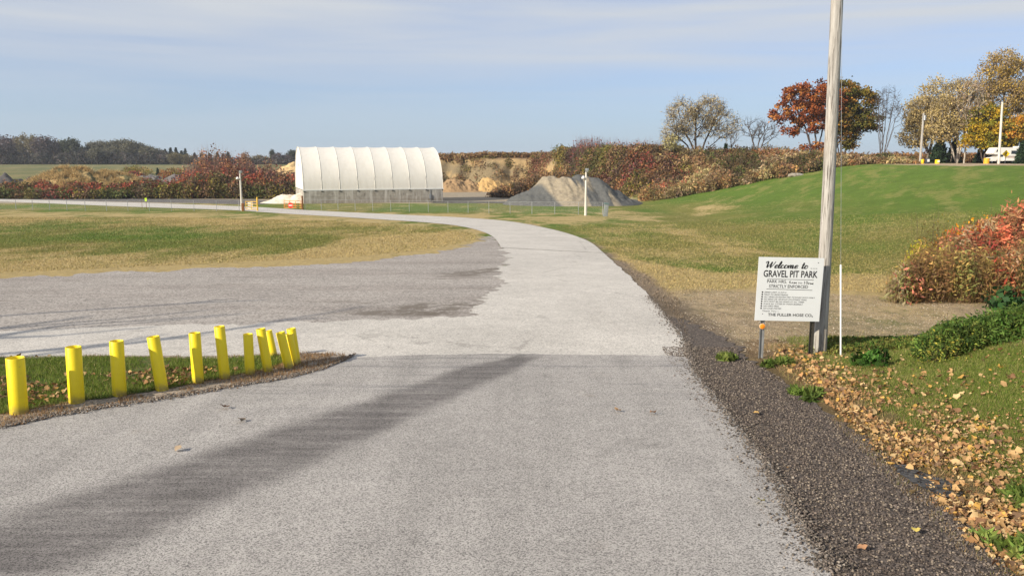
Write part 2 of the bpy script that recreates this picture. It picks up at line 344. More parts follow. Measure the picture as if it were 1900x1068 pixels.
def band_mask(t, p, q, w0, w1, f0=1.2, f1=1.5, wob=.25):
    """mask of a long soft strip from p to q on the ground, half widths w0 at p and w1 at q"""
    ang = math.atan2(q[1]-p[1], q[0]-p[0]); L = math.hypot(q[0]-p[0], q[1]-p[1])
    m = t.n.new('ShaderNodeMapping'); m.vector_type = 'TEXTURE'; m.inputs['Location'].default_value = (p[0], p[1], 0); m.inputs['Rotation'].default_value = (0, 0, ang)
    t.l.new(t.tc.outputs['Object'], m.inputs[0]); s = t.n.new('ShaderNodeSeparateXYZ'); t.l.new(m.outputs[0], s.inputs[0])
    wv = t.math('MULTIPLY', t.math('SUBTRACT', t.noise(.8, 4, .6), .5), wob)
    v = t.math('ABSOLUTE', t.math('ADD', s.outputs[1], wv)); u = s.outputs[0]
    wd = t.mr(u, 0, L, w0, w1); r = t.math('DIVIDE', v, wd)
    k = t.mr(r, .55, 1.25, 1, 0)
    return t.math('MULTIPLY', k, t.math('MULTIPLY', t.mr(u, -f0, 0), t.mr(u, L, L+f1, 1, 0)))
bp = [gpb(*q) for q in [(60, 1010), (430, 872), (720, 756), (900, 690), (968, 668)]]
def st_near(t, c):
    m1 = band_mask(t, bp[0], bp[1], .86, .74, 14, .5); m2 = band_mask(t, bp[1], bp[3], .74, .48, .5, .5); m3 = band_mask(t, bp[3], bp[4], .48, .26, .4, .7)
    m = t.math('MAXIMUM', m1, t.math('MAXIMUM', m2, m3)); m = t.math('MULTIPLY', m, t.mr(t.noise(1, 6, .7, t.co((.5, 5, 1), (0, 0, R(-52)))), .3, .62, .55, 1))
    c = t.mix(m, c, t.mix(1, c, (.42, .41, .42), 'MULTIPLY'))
    sx = t.noise(1, 5, .6, t.co((.35, 4.5, 1), (0, 0, R(8)))); near = t.n.new('ShaderNodeSeparateXYZ'); t.l.new(t.tc.outputs['Object'], near.inputs[0])
    k = t.math('MULTIPLY', t.mr(sx, .5, .72), t.mr(near.outputs[1], 9.5, 13.0, .1, 1))
    c = t.mix(k, c, t.mix(1, c, (.62, .63, .66), 'MULTIPLY'))
    wp_ = t.noise(1, 4, .55, t.co((2.2, .10, 1), (0, 0, R(-3)))); c = t.mix(1, c, t.ramp(wp_, [(.3, .88), (.7, 1.08)]), 'MULTIPLY')
    ck = t.voro(.55, t.n.new('ShaderNodeVectorMath').outputs[0], 'DISTANCE_TO_EDGE', 'Distance') if False else t.voro(.42, t.co((1, .7, 1), (0, 0, .4)), 'DISTANCE_TO_EDGE', 'Distance'); ck = t.math('ADD', ck, t.math('MULTIPLY', t.math('SUBTRACT', t.noise(2.5, 5, .7), .5), .16))
    c = t.mix(t.math('MULTIPLY', t.math('MULTIPLY', t.mr(ck, 0, .012, 1, 0), t.mr(t.noise(.3, 2), .5, .6)), .16), c, (.07, .065, .06))
    return t.mix(t.mr(t.noise(.9, 6, .7), .62, .8, 0, .4), c, t.mix(1, c, (.85, .74, .62), 'MULTIPLY'))
def st_far(t, c):
    ck = t.voro(.30, t.co((1, .6, 1), (0, 0, .9)), 'DISTANCE_TO_EDGE', 'Distance'); ck = t.math('ADD', ck, t.math('MULTIPLY', t.math('SUBTRACT', t.noise(1.8, 5, .7), .5), .18))
    c = t.mix(t.math('MULTIPLY', t.math('MULTIPLY', t.mr(ck, 0, .013, 1, 0), t.mr(t.noise(.25, 2), .48, .58)), .28), c, (.10, .09, .08))
    s1 = t.noise(1, 5, .65, t.co((.9, .12, 1), (0, 0, R(12)))); s2 = t.noise(1, 5, .65, t.co((.16, 1.6, 1), (0, 0, R(-6))))
    c = t.mix(t.mr(s1, .55, .78, 0, .35), c, t.mix(1, c, (.72, .7, .68), 'MULTIPLY'))
    return t.mix(t.mr(s2, .55, .8, 0, .35), c, t.mix(1, c, (.68, .68, .7), 'MULTIPLY'))
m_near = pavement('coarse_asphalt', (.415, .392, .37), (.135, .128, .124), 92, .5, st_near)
m_road = pavement('light_asphalt', (.505, .478, .44), (.30, .283, .265), 45, .4, st_far)
def st_lot(t, c):
    s1 = t.noise(1, 6, .65, t.co((.10, .55, 1))); c = t.mix(t.mr(s1, .42, .70, 0, .6), c, t.mix(1, c, (.72, .69, .68), 'MULTIPLY'))
    s2 = t.noise(.35, 6, .75, t.co((.6, 2.2, 1))); c = t.mix(t.mr(s2, .56, .68, 0, .6), c, (.13, .105, .085))
    for q0, q1, w_ in (((780, 575), (880, 565), 1.2), ((860, 508), (935, 500), .9), ((700, 580), (800, 583), .5)):
        c = t.mix(t.math('MULTIPLY', band_mask(t, gpb(*q0), gpb(*q1), w_, w_*.7, 1.5, .8, 1.6), t.mr(t.noise(2.2, 6, .7), .38, .56, 0, .85)), c, (.13, .11, .09))
    return t.mix(t.mr(s2, .32, .26, 0, .5), c, (.5, .45, .4))
m_lot = pavement('lot_gravel', (.365, .335, .308), (.175, .16, .148), 24, .5, st_lot)
def st_sh(t, c): return t.mix(t.mr(t.noise(1.1, 6, .7), .55, .75, 0, .6), c, (.16, .12, .085))
m_sh = pavement('asphalt_millings', (.145, .118, .10), (.028, .024, .022), 42, .75, st_sh, .95)
RE = [(1565, 1090), (1550, 1068), (1500, 985), (1455, 910), (1400, 830), (1345, 760), (1300, 700), (1283, 664)]
RE2 = [(1277, 660), (1274, 636), (1262, 615), (1240, 590), (1205, 550), (1165, 510), (1135, 483), (1120, 470)]
near_pts = catmull([gpb(*q) for q in RE], 5)+[gpb(1200, 661), gpb(1050, 660), gpb(940, 659), gpb(870, 660), gpb(760, 662), gpb(662, 665), gpb(600, 684)]+[gpb(480, 712), gpb(330, 738), gpb(200, 757), gpb(90, 775), gpb(0, 796)]+[(-14, 8.6), (-40, 7), (-40, -30), (3.4, -30), (3.5, 3)]
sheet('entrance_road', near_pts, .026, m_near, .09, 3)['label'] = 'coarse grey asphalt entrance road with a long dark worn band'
# far road strip (beyond 45 m the ground curves, so rows of quads)
TOP = [(1120, 470), (1085, 445), (1020, 425), (940, 410.5), (850, 403.5), (776, 400), (700, 396.5), (621, 392.8), (560, 389.5), (480, 384.5), (420, 382), (265, 376.5), (0, 369.5), (-200, 366)]
BOT = [(930, 460), (915, 440), (885, 427), (840, 418), (776, 412), (700, 407), (621, 402), (560, 398.5), (480, 393.3), (420, 389.5), (265, 384.5), (0, 374), (-200, 369.5)]
def resamp(P, n):
    P = np.array(catmull(P, 10)); s = np.concatenate([[0], np.cumsum(np.hypot(*np.diff(P, axis=0).T))]); u = np.linspace(0, s[-1], n)
    return np.stack([np.interp(u, s, P[:, 0]), np.interp(u, s, P[:, 1])], 1)
tw = resamp([gpb(*q) for q in TOP], 240); bw = resamp([gpb(*q) for q in BOT], 240)
jn = (fbm(np.arange(240)*.6, np.zeros(240), 41)-.5)*.35; tw[:, 1] += jn; bw[:, 1] += (fbm(np.arange(240)*.7, np.zeros(240), 42)-.5)*.45; bw[0] = np.array(gpb(930, 460)); tw[0] = np.array(gpb(1120, 470))
K = 5; EV = np.stack([tw*(1-k/K)+bw*k/K for k in range(K+1)], 1).reshape(-1, 2); EV = np.column_stack([EV, base(EV[:, 1])+.03])
EF = [(i*(K+1)+k, i*(K+1)+k+1, (i+1)*(K+1)+k+1, (i+1)*(K+1)+k) for i in range(239) for k in range(K)]
road_pts = catmull([gpb(*q) for q in RE2], 6)+[gpb(930, 460), gpb(935, 480), gpb(933, 500), gpb(925, 522), gpb(905, 545), gpb(885, 568), gpb(868, 588), gpb(780, 592), gpb(640, 596), gpb(400, 603), gpb(200, 608), gpb(0, 616), (-60, 17.6), (-60, 14.2), (-16, 14.0)]+[gpb(0, 664), gpb(200, 662), gpb(400, 663), gpb(480, 668), (-3.9, 13.3), gpb(560, 700), gpb(700, 680), gpb(880, 664), gpb(1050, 662), gpb(1200, 663)]
sheet('road', road_pts, .020, m_road, lambda a, b: .75 if (a < .4 and 18.0 < b < 50) else (.35 if a < -2 and b > 15.5 else .11), 5, extra=(EV, EF))['label'] = 'pale grey road curving away to the left with a side road'
lot_pts = [gpb(*q) for q in [(0, 626), (300, 618), (880, 600), (960, 560), (960, 480), (925, 440), (905, 438), (895, 447), (860, 458), (800, 470), (650, 486), (500, 495), (350, 500), (200, 506), (0, 517)]]+[(-60, 27.5), (-60, 17)]
sheet('parking_lot', lot_pts, .009, m_lot, 1.2, 8, .15)['label'] = 'grey gravel lot beside the curving road'
sh_pts = [(3.4, 2)]+[gpb(*q) for q in [(1450, 1040), (1380, 880), (1270, 720), (1230, 650), (1215, 585), (1238, 588), (1290, 602), (1340, 628), (1368, 645), (1372, 662), (1400, 676), (1445, 700), (1490, 740), (1600, 812), (1640, 838), (1700, 882), (1780, 932), (1830, 975), (1900, 1038), (1975, 1120)]]+[(5.2, 2)]
sheet('road_shoulder', sh_pts, .014, m_sh, .42, 12, .08)['label'] = 'dark brown asphalt millings along the right edge of the road'
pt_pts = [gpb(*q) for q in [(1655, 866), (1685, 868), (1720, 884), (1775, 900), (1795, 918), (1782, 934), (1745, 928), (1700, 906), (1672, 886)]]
sheet('edge_hollow_shade', pt_pts, .046, pavement('edge_hollow_shade_mat', (.085, .085, .088), (.015, .014, .014), 30, .7), .10, 21, .05)['label'] = 'painted dark shade of the hollow at the pavement edge beside the fallen leaves'  # flat dark sheet: shade of the hollow in the shoulder edge, painted as colour
# island between the two roads
m_isl = NT('island_mat', .95, .1); nI = m_isl.noise(9, 6, .7); nJ = m_isl.noise(60, 4, .6)
m_isl.color(m_isl.mix(1, m_isl.mix(m_isl.mr(nI, .4, .6), (.07, .12, .025), (.16, .13, .06)), m_isl.ramp(nJ, [(.3, .6), (.7, 1.35)]), 'MULTIPLY')); m_isl.bump(nJ, .9, .03)
m_edge = pavement('island_rubble', (.34, .28, .22), (.11, .095, .08), 38, .6)
isl = [gpb(*q) for q in [(655, 664), (640, 672), (600, 686), (540, 700), (480, 712), (330, 738), (200, 757), (90, 777), (0, 796)]]+[(-14, 8.6), (-40, 7), (-40, 14.2), (-16, 14.05)]+[gpb(*q) for q in [(0, 664), (200, 663), (400, 664), (480, 662), (560, 658), (620, 658)]]
sheet('island_border', isl, .034, m_edge, .12, 15, .07)['label'] = 'strip of rubble and dead grass round the island'
isl2 = [gpb(*q) for q in [(548, 664), (540, 672), (500, 688), (430, 702), (330, 722), (200, 742), (90, 757), (0, 774)]]+[(-14, 9.3), (-38, 8), (-38, 13.9), (-16, 13.8)]+[gpb(*q) for q in [(0, 668), (200, 667), (400, 668), (480, 666)]]
sheet('grass_island', isl2, .044, m_isl.m, .16, 17, .08)['label'] = 'low grass island strewn with leaves behind the bollards'
# ------------------------------------------------------------------ materials for made things
t = NT('yellow_paint', .42, .45); n = t.noise(2.5, 5, .6); n2_ = t.noise(40, 3, .6)
c = t.mix(t.mr(n, .3, .75), (.83, .66, .008), (.74, .56, .008)); c = t.mix(t.mr(t.noise(9, 6, .75), .64, .72, 0, .6), c, (.35, .25, .06)); sz_ = t.n.new('ShaderNodeSeparateXYZ'); t.l.new(t.tc.outputs['Object'], sz_.inputs[0]); c = t.mix(t.math('MULTIPLY', t.mr(sz_.outputs[2], 0, .16, .8, 0), t.mr(t.noise(14, 5, .7), .3, .6)), c, (.22, .17, .08)); t.color(c); t.bump(t.math('ADD', n2_, t.noise(6, 3)), .18, .01); M_YEL = t.m
M_DARKIN = plain('pipe_inside', (.12, .09, .03), .9)
t = NT('weathered_wood', .85, .15); g1 = t.noise(1, 7, .7, t.co((22, 22, .9))); g2 = t.noise(1, 5, .6, t.co((55, 55, 1.6))); g3 = t.noise(1, 4, .6, t.co((3, 3, .5)))
c = t.ramp(g1, [(.28, (.13, .12, .11)), (.42, (.33, .31, .285)), (.6, (.48, .46, .43)), (.8, (.58, .565, .54))]); c = t.mix(t.mr(g2, .54, .62, 0, .85), c, (.10, .085, .075)); c = t.mix(t.mr(g3, .5, .75, 0, .55), c, (.33, .27, .20))
c = t.mix(t.mr(t.noise(1, 3, .5, t.co((5, 5, 2.4))), .70, .76, 0, .8), c, (.10, .07, .05)); t.color(c); t.bump(t.math('ADD', g1, g2), .9, .02); M_WOOD = t.m
M_WHITE = plain('white_paint', (.70, .70, .68), .45, var=.05); M_SIGN = plain('sign_white', (.60, .625, .645), .35, .5, var=.025, sc=2.2)
M_BLACK = plain('black_lettering', (.018, .018, .02), .6, var=.05); M_STEEL = plain('galvanised_steel', (.36, .37, .38), .45, .5, .6)
M_DARKST = plain('dark_steel', (.05, .045, .04), .6, .4, .3); M_RUST = plain('rusty_steel', (.2, .09, .04), .85, .2, .2, .4)
M_ORANGE = plain('orange_reflector', (.95, .28, .02), .25, .6, var=.08); M_GREY = plain('grey_plastic', (.2, .22, .22), .6)
M_GLASS = plain('dark_glass', (.02, .025, .03), .08, .7); M_RUB = plain('rubber', (.02, .02, .02), .8)
M_CHROME = plain('chrome', (.6, .6, .6), .2, .5, .9); M_RED = plain('red_paint', (.68, .035, .02), .5); M_ORPAINT = plain('orange_paint', (.62, .24, .05), .6, var=.3, sc=4)
M_GATE = plain('yellow_gate_paint', (.65, .40, .05), .6, var=.3, sc=3); M_LIME = plain('lime_sign', (.5, .72, .02), .5); M_SIGNY = plain('yellow_sign', (.9, .58, .01), .45)
M_RUST2 = plain('maroon_stripe', (.16, .055, .04), .5); M_NAVY = plain('dark_barrel', (.03, .035, .05), .6); M_BRN = plain('brown_stripe', (.35, .2, .12), .5)
# ------------------------------------------------------------------ bollards
BOL = [ # top centre px, bottom centre px, width px, label
 ((28, 663), (36, 770), 31, 'widest yellow bollard, nearest the camera and leftmost of the row, its top tilted slightly left'),
 ((136, 643), (143, 750), 27, 'upright yellow bollard standing second from the left end of the row'),
 ((216, 632), (222.5, 737), 24.5, 'yellow bollard third from the left, between the second and the clearly leaning fourth'),
 ((284, 624), (301, 727), 22, 'yellow bollard fourth from the left, leaning clearly left beside upright neighbours'),
 ((361, 617), (368, 713), 20.5, 'yellow bollard just left of the tallest bollard, nearly upright'),
 ((407, 605), (417.5, 705), 19, 'tallest and highest reaching yellow bollard in the middle of the row'),
 ((460, 619), (464, 697), 17.5, 'short upright yellow bollard just right of the tallest one'),
 ((483.5, 609.5), (497.5, 692), 17, 'tall left-leaning yellow bollard in front of the thin short one'),
 ((497.5, 613), (508, 664), 14, 'thin short yellow bollard half hidden at the far edge of the island'),
 ((520, 616), (536, 685), 16.5, 'most strongly leaning yellow bollard, leftmost of the last close trio'),
 ((536, 619), (546, 680), 15.5, 'yellow bollard squeezed in the middle of the last close trio'),
 ((540, 609), (550, 677), 16.5, 'rearmost yellow bollard of the last close trio, showing above the others at the right end')]
for (tx, ty), (bx, by), w, lab in BOL:
    X, Y = gpb(bx, by); d = ray(bx, by); zc = Y*cP-(base(Y)-CZ)*sP; rad = w/F*zc/2; b0 = Vector((X, Y, float(base(Y))+.05)); tp = at(tx, ty, Y-.0)
    ax = (tp-b0); H = ax.length; Mx = ax.to_track_quat('Z', 'Y').to_matrix().to_4x4(); Mx.translation = b0
    root = empty('bollard', b0, lab, 'bollard', 'yellow bollards along the island'); Mi = Matrix.Translation(-b0) @ Mx
    MB().lathe([(rad, -.12), (rad, H-.006), (rad-.004, H), (rad-.010, H), (rad-.013, H-.006), (rad-.013, H-.25)], 28, Mi).build('pipe', M_YEL, root, True)
    MB().lathe([(0.001, H-.16), (rad-.014, H-.16)], 24, Mi).build('fill', M_DARKIN, root)
# ------------------------------------------------------------------ utility pole
X, Y = gp(1521, 659); Y += .25; X = (ray(1521, 659)/ray(1521, 659)[1])[0]*Y; b0 = Vector((X, Y, g(X, Y)-.1)); tp = at(1553, 0, Y-.1); ax = tp-b0
up = empty('utility_pole', (X, Y, g(X, Y)), 'tall weathered grey wooden utility pole leaning right beside the park sign', 'utility pole')
pts = []; rs = []
for i in range(40):
    k = i/39*1.62; p = b0+ax*k+Vector((math.sin(k*3)*.012, 0, 0)); pts.append(p-up.location); rs.append(.118-.018*k+random.Random(i).uniform(-.0012, .0012))
MB().tube(pts, rs, 28).build('pole', M_WOOD, up, True)
m = MB(); pm = b0+ax*.24; m.tube([pm-up.location+Vector((-.115, -.02, -.03)), pm-up.location+Vector((-.15, -.03, 0)), pm-up.location+Vector((-.115, -.02, .03))], .006, 6); m.build('hook', M_STEEL, up)
ptop = b0+ax*1.55
# ------------------------------------------------------------------ guy guard post and wire
X, Y = gp(1560, 660); wp = empty('marker_post', (X, Y, g(X, Y)), 'thin white plastic post standing just right of the utility pole', 'post')
h = at(1560, 491, Y).z-g(X, Y); wt = at(1560, 491, Y)-Vector((X, Y, g(X, Y))); MB().tube([wt*-.06, wt*.5, wt*.995, wt], [.0165, .0165, .0165, .013], 14).build('tube', M_WHITE, wp, True)
gw = MB().tube([Vector((X, Y, g(X, Y)))+wt*.9, at(1562, 0, Y), at(1562, 0, Y)+Vector((-.02, 0, 3.0))], .0035, 5).build('guy_wire', M_STEEL); tag(gw, 'thin steel wire rising out of the white post beside the pole', 'wire')
# ------------------------------------------------------------------ park sign
TLp, TRp, BRp, BLp = (1402.5, 476.5), (1524, 479), (1522, 596), (1400, 594)
_, SY = gp(1461, 662); SY = SY-.1
TL, TR, BR_, BL = [at(*q, SY) for q in (TLp, TRp, BRp, BLp)]
X1, Y1 = gp(1415, 657); sg = empty('park_sign', (X1, SY, g(X1, SY)), 'white square welcome sign with black lettering on two metal posts in front of the pole', 'sign')
ex = (TR-TL).normalized(); ez = (TL-BL).normalized(); SW = (TR-TL).length; SH = (TL-BL).length; ey = ez.cross(ex).normalized(); ez = ex.cross(ey)
Ms = Matrix(((ex.x, ey.x, ez.x, BL.x-sg.location.x), (ex.y, ey.y, ez.y, BL.y-sg.location.y), (ex.z, ey.z, ez.z, BL.z-sg.location.z), (0, 0, 0, 1)))
panel = MB().box((0, 0, 0), (SW, .012, SH), Ms, .002).build('panel', M_SIGN, sg)
def text(s, x0, x1, ybase, hgt, shear=0, bold=0, sx=None):
    """text whose capitals are hgt tall, squeezed to run from x0 to x1; units of the 1108-wide close-up"""
    cu = bpy.data.curves.new('t', 'FONT'); cu.body = s; cu.size = 1; cu.shear = shear; cu.offset = bold; cu.resolution_u = 3
    o = bpy.data.objects.new('t', cu); COL.objects.link(o); dg = bpy.context.evaluated_depsgraph_get(); me = bpy.data.meshes.new_from_object(o.evaluated_get(dg))
    vs = [v.co.copy() for v in me.vertices]; fs = [tuple(p.vertices) for p in me.polygons]; bpy.data.objects.remove(o); bpy.data.meshes.remove(me)
    xs = [v.x for v in vs]; a, b = min(xs), max(xs); caph = .72
    return [((x0+(v.x-a)/(b-a)*(x1-x0)), ybase-v.y/caph*hgt) for v in vs], fs
UX0, UX1, UY0, UY1 = 50, 1015, 58, 982   # panel extents in the close-up
def s2p(u, v, y=-.0022): return ((u-UX0)/(UX1-UX0)*SW, y, (UY1-v)/(UY1-UY0)*SH)
def lettering(name, items, mat=M_BLACK):
    m = MB()
    for vs, fs in items: m.add([s2p(*q) for q in vs], fs, Ms)
    return m.build(name, mat, sg)
def stroke(P, wmin=9, wmax=24, slant=.45):
    P = catmull(P, 8); L = []; Rr = []
    for i, p in enumerate(P):
        a = P[max(0, i-1)]; b = P[min(len(P)-1, i+1)]; dx, dy = b[0]-a[0], b[1]-a[1]; q = math.hypot(dx, dy)+1e-9; w = wmin+(wmax-wmin)*(max(0, dy/q))**1.2
        L.append((p[0]-dy/q*w/2, p[1]+dx/q*w/2)); Rr.append((p[0]+dy/q*w/2, p[1]-dx/q*w/2))
    n = len(P); return (L+Rr, [(i, i+1, n+i+1, n+i) for i in range(n-1)])
def letters(defs):
    """hand-drawn brush letters: (x offset, list of strokes in a 0..100 tall cell, y up)"""
    out = []
    for ox, sts in defs:
        for st in sts: out.append(stroke([(ox+x*1.16+y*.30, 213-y*.92) for x, y in st]))
    return out
o_ = [[(34, 40), (20, 50), (6, 30), (10, 6), (26, 0), (40, 16), (40, 36), (30, 48)]]
e_ = [[(6, 22), (28, 26), (38, 42), (24, 50), (8, 34), (8, 8), (24, 0), (44, 14)]]
W_ = [[(-14, 72), (-16, 92), (2, 100), (10, 80), (12, 40), (16, 2)], [(16, 2), (40, 50), (58, 96)], [(58, 96), (54, 50), (58, 2)], [(58, 2), (84, 52), (100, 102)]]
l_ = [[(6, 20), (26, 70), (22, 106), (10, 70), (8, 14), (20, 0), (32, 14)]]
c_ = [[(36, 40), (22, 50), (6, 32), (8, 6), (24, 0), (40, 14)]]
m_ = [[(6, 48), (6, 0)], [(6, 28), (24, 50), (34, 36), (32, 0)], [(32, 28), (50, 50), (60, 36), (58, 8), (66, 0), (76, 14)]]
t_ = [[(20, 92), (16, 40), (16, 6), (28, 0), (40, 14)], [(0, 56), (36, 58)]]
lettering('lettering', letters([(158, W_), (285, e_), (336, l_), (372, c_), (424, o_), (480, m_), (578, e_), (676, t_), (722, o_)])+
 [([(x, 205), (x+26, 206), (x+26, 212), (x, 211)], [(0, 1, 2, 3)]) for x in (820, 858, 894)]+[
 text('GRAVEL PIT PARK', 134, 934, 341, 98, bold=.02), text('PARK HRS.', 195, 486, 428, 46, bold=.006), text('6', 521, 548, 430, 42), text('AM', 551, 632, 432, 22, bold=.015), text('TO', 652, 716, 434, 22, bold=.015), text('10', 744, 800, 436, 44), text('PM', 804, 880, 440, 24, bold=.015),
 text('STRICTLY ENFORCED', 228, 806, 498, 46, bold=.008),
 ([(196, 368), (882, 373), (882, 379), (196, 373)], [(0, 1, 2, 3)]), ([(193, 515), (873, 521), (873, 527), (193, 521)], [(0, 1, 2, 3)])])
RL = ['SPEED LIMIT 15 M.P.H.', 'YIELD TO PEDESTRIANS', 'ALL VEHICLES RESTRICTED TO ROAD WAYS ONLY', 'NO BIKES OR VEHICLES ON FITNESS TRAIL', 'PETS MUST BE ON LEASH AT ALL TIMES', 'PLACE ALL LITTER IN TRASH BARRELS', 'NO OPEN FIRES', 'NO LOUD PARTIES']
RX = [494, 522, 924, 802, 768, 748, 396, 436]
it = []
for i, (s_, x1_) in enumerate(zip(RL, RX)):
    yy = 576+i*33.6; cx_, cy_ = 137-i*.5, yy-11; lettering('rule_line', [text(s_, 164, x1_, yy, 20, shear=.3, bold=.0)]); lettering('bullet', [([(cx_+12*math.cos(a*math.pi/6), cy_+12*math.sin(a*math.pi/6)) for a in range(12)], [tuple(range(12))])])
it += [text('Thank You---', 152, 405, 850, 22, bold=0), text('THE FULLER HOSE CO.', 242, 905, 912, 42, bold=.016)]
for cx_, cy_, r_ in ((931, 125, 9), (162, 883, 8), (904, 909, 11)): lettering('bolt', [([(cx_+r_*math.cos(a*math.pi/4), cy_+r_*.7*math.sin(a*math.pi/4)) for a in range(8)], [tuple(range(8))])])
lettering('thanks_line', it[:1]); lettering('signature_line', it[1:])
def channel(px0, label, mat, holes):
    bx = at(px0, 600, SY+.02).x; z0 = -.15; z1 = TL.z-g(X1, SY)-.15; w = .032; x_ = bx-sg.location.x; y_ = .02
    m = MB(); m.box((x_-w, y_+.012, z0), (x_-w+.005, y_+.04, z1)).box((x_+w-.005, y_+.012, z0), (x_+w, y_+.04, z1)).box((x_-w+.005, y_+.036, z0), (x_+w-.005, y_+.041, z1)).box((x_-w-.012, y_+.009, z0), (x_-w+.004, y_+.0118, z1)).box((x_+w-.004, y_+.009, z0), (x_+w+.012, y_+.0118, z1))
    p = m.build('post', mat, sg); p['label'] = label
    if holes:
        hm = MB(); k = z0+.2
        while k < z1-1.0: hm.lathe([(.0001, 0), (.0065, 0)], 8, Matrix.Translation((x_+.004, y_+.0345, k)) @ Matrix.Rotation(R(90), 4, 'X')); k += .025
        hm.build('hole_row', plain('hole_light', (.42, .34, .2), .8), p)
    return p
channel(1415, 'grey left sign post', M_STEEL, False); rp_ = channel(1507.5, 'dark perforated right sign post', M_DARKST, True)
rc = at(1414.5, 605, SY-.005)-sg.location; Mr = Matrix.Translation(rc) @ Matrix.Rotation(R(90), 4, 'X')
MB().lathe([(.047, -.012), (.047, .004), (.040, .008), (.0001, .011)], 24, Mr).build('reflector', M_ORANGE, sg, True); MB().lathe([(.0475, -.013), (.052, -.010), (.052, .004), (.0472, .006)], 24, Mr).build('reflector_rim', plain('reflector_rim_mat', (.75, .5, .3), .5), sg)
# ------------------------------------------------------------------ salt shed
A0 = Vector((*gpb(564, 378), 0)); PH = R(20); LEN = 26.3; WID = 16.; WH = 2.5; RISE = 7.9; A0.z = float(base(A0.y))
shed = empty('storage_shed', A0, 'long white fabric arched storage shed on low concrete block walls', 'shed', None, PH)
t = NT('white_fabric', .6, .3); n = t.noise(1, 4, .6, t.co((1.6, 1.6, .25))); t.color(t.mix(t.mr(n, .35, .75), (.84, .81, .755), (.78, .75, .69))); t.b.inputs['Subsurface Weight'].default_value = 0
tb = t.n.new('ShaderNodeBsdfTranslucent'); tb.inputs[0].default_value = (.85, .80, .72, 1); ms = t.n.new('ShaderNodeMixShader'); ms.inputs[0].default_value = .22; t.l.new(t.b.outputs[0], ms.inputs[1]); t.l.new(tb.outputs[0], ms.inputs[2]); t.l.new(ms.outputs[0], t.n['Material Output'].inputs[0]); M_FAB = t.m
NB = 8; NSEG = 40; per = 12
def arch(tn, r_=0):  # tn 0..1 front eave to back eave -> (y,z)
    a = math.pi*tn; return WID/2-(WID/2-r_)*math.cos(a)*(abs(math.cos(a))**-.0 if True else 1), WH+(RISE-r_)*math.sin(a)**.92
V = []; Fs = []
for i in range(NB*per+1):
    u = i/(NB*per); ph = (i % per)/per; sag = .09*math.sin(math.pi*ph)**.8 if 0 < i < NB*per else 0
    for k in range(NSEG+1):
        yy, zz = arch(k/NSEG, sag*min(1, 6*min(k, NSEG-k)/NSEG)); V.append((u*LEN, yy, zz))
for i in range(NB*per):
    for k in range(NSEG): Fs.append((i*(NSEG+1)+k, (i+1)*(NSEG+1)+k, (i+1)*(NSEG+1)+k+1, i*(NSEG+1)+k+1))
MB().add(V, Fs).build('fabric_roof', M_FAB, shed, True)
for i in range(NB+1):
    P = [Vector((i/NB*LEN, *arch(k/36, -.01))) for k in range(37)]; MB().tube(P, .045, 6).build('rib', M_FAB, shed, True)
MB().box((-.12, -.06, WH-.16), (LEN+.12, -.0, WH+.06)).build('eave_strip', M_WHITE, shed)
for nm, xx in (('end_panel', 0.06), ('end_panel', LEN-.06)):
    poly = [(WID*0, WH)]+[arch(k/NSEG, .05) for k in range(NSEG+1)]+[(WID, WH)]
    m = MB(); m.add([(xx, a, b) for a, b in poly], [tuple(range(len(poly)))]); m.add([(xx+.04, a, b) for a, b in poly], [tuple(range(len(poly)))[::-1]]); m.build(nm, M_FAB, shed)
t = NT('concrete_block', .9, .15); n = t.noise(1.2, 6, .65); st = t.noise(1, 5, .6, t.co((1.5, 1.5, .22))); sp = t.n.new('ShaderNodeSeparateXYZ'); t.l.new(t.tc.outputs['Object'], sp.inputs[0])
c = t.ramp(n, [(.3, (.22, .20, .175)), (.7, (.40, .375, .33))]); c = t.mix(t.mr(st, .45, .68, 0, .55), c, (.60, .58, .54)); c = t.mix(t.math('MULTIPLY', t.mr(sp.outputs[2], .1, 1.1, .8, 0), t.mr(st, .3, .6, 1, .4)), c, (.2, .165, .12)); t.color(c); t.bump(n, .4, .03); M_CONC = t.m
def blocks(nm, p, q, seed):
    """courses of big blocks from p to q (local xy)"""
    p = Vector((*p, 0)); q = Vector((*q, 0)); L = (q-p).length; d = (q-p)/L; Mb = Matrix.Translation(p) @ Matrix.Rotation(math.atan2(d.y, d.x), 4, 'Z'); m = MB(); rr = random.Random(seed)
    for r_ in range(4):
        x = 0; first = True
        while x < L-.01:
            w = 1.85*(.5 if first and r_ % 2 else 1); w = min(w, L-x); w = L-x if L-x-w < .3 else w; o = rr.uniform(-.012, .012)
            m.box((x+.006, -.02+o, r_*.6+.006-.02), (x+w-.006, .6, r_*.6+.6-.006-.02), Mb, .02); x += w; first = False
    m.box((0.02, .05, -.3), (L-.02, .55, 2.36), Mb); return m.build(nm, M_CONC, shed)
blocks('concrete_wall', (0, 0), (LEN, 0), 1); blocks('concrete_wall', (.0, WID), (0, .62), 2); blocks('concrete_wall', (LEN, .62), (LEN, WID), 3); blocks('concrete_wall', (LEN, WID), (0, WID), 4)
for i in range(NB+1):
    x = min(max(i/NB*LEN, .1), LEN-.1); MB().box((x-.12, -.10, WH-.36), (x+.12, -.025, WH-.17)).tube([(x, -.07, WH-.3), (x+.55, -.04, WH-.5)], .02, 5).build('anchor_bracket', M_DARKST, shed)
MB().tube([(LEN-2.55, -.06, .1), (LEN-2.55, -.06, 2.3)], .05, 8).box((LEN-2.8, -.2, .55), (LEN-2.4, -.03, 1.4), None, .02).build('electric_box', M_STEEL, shed)
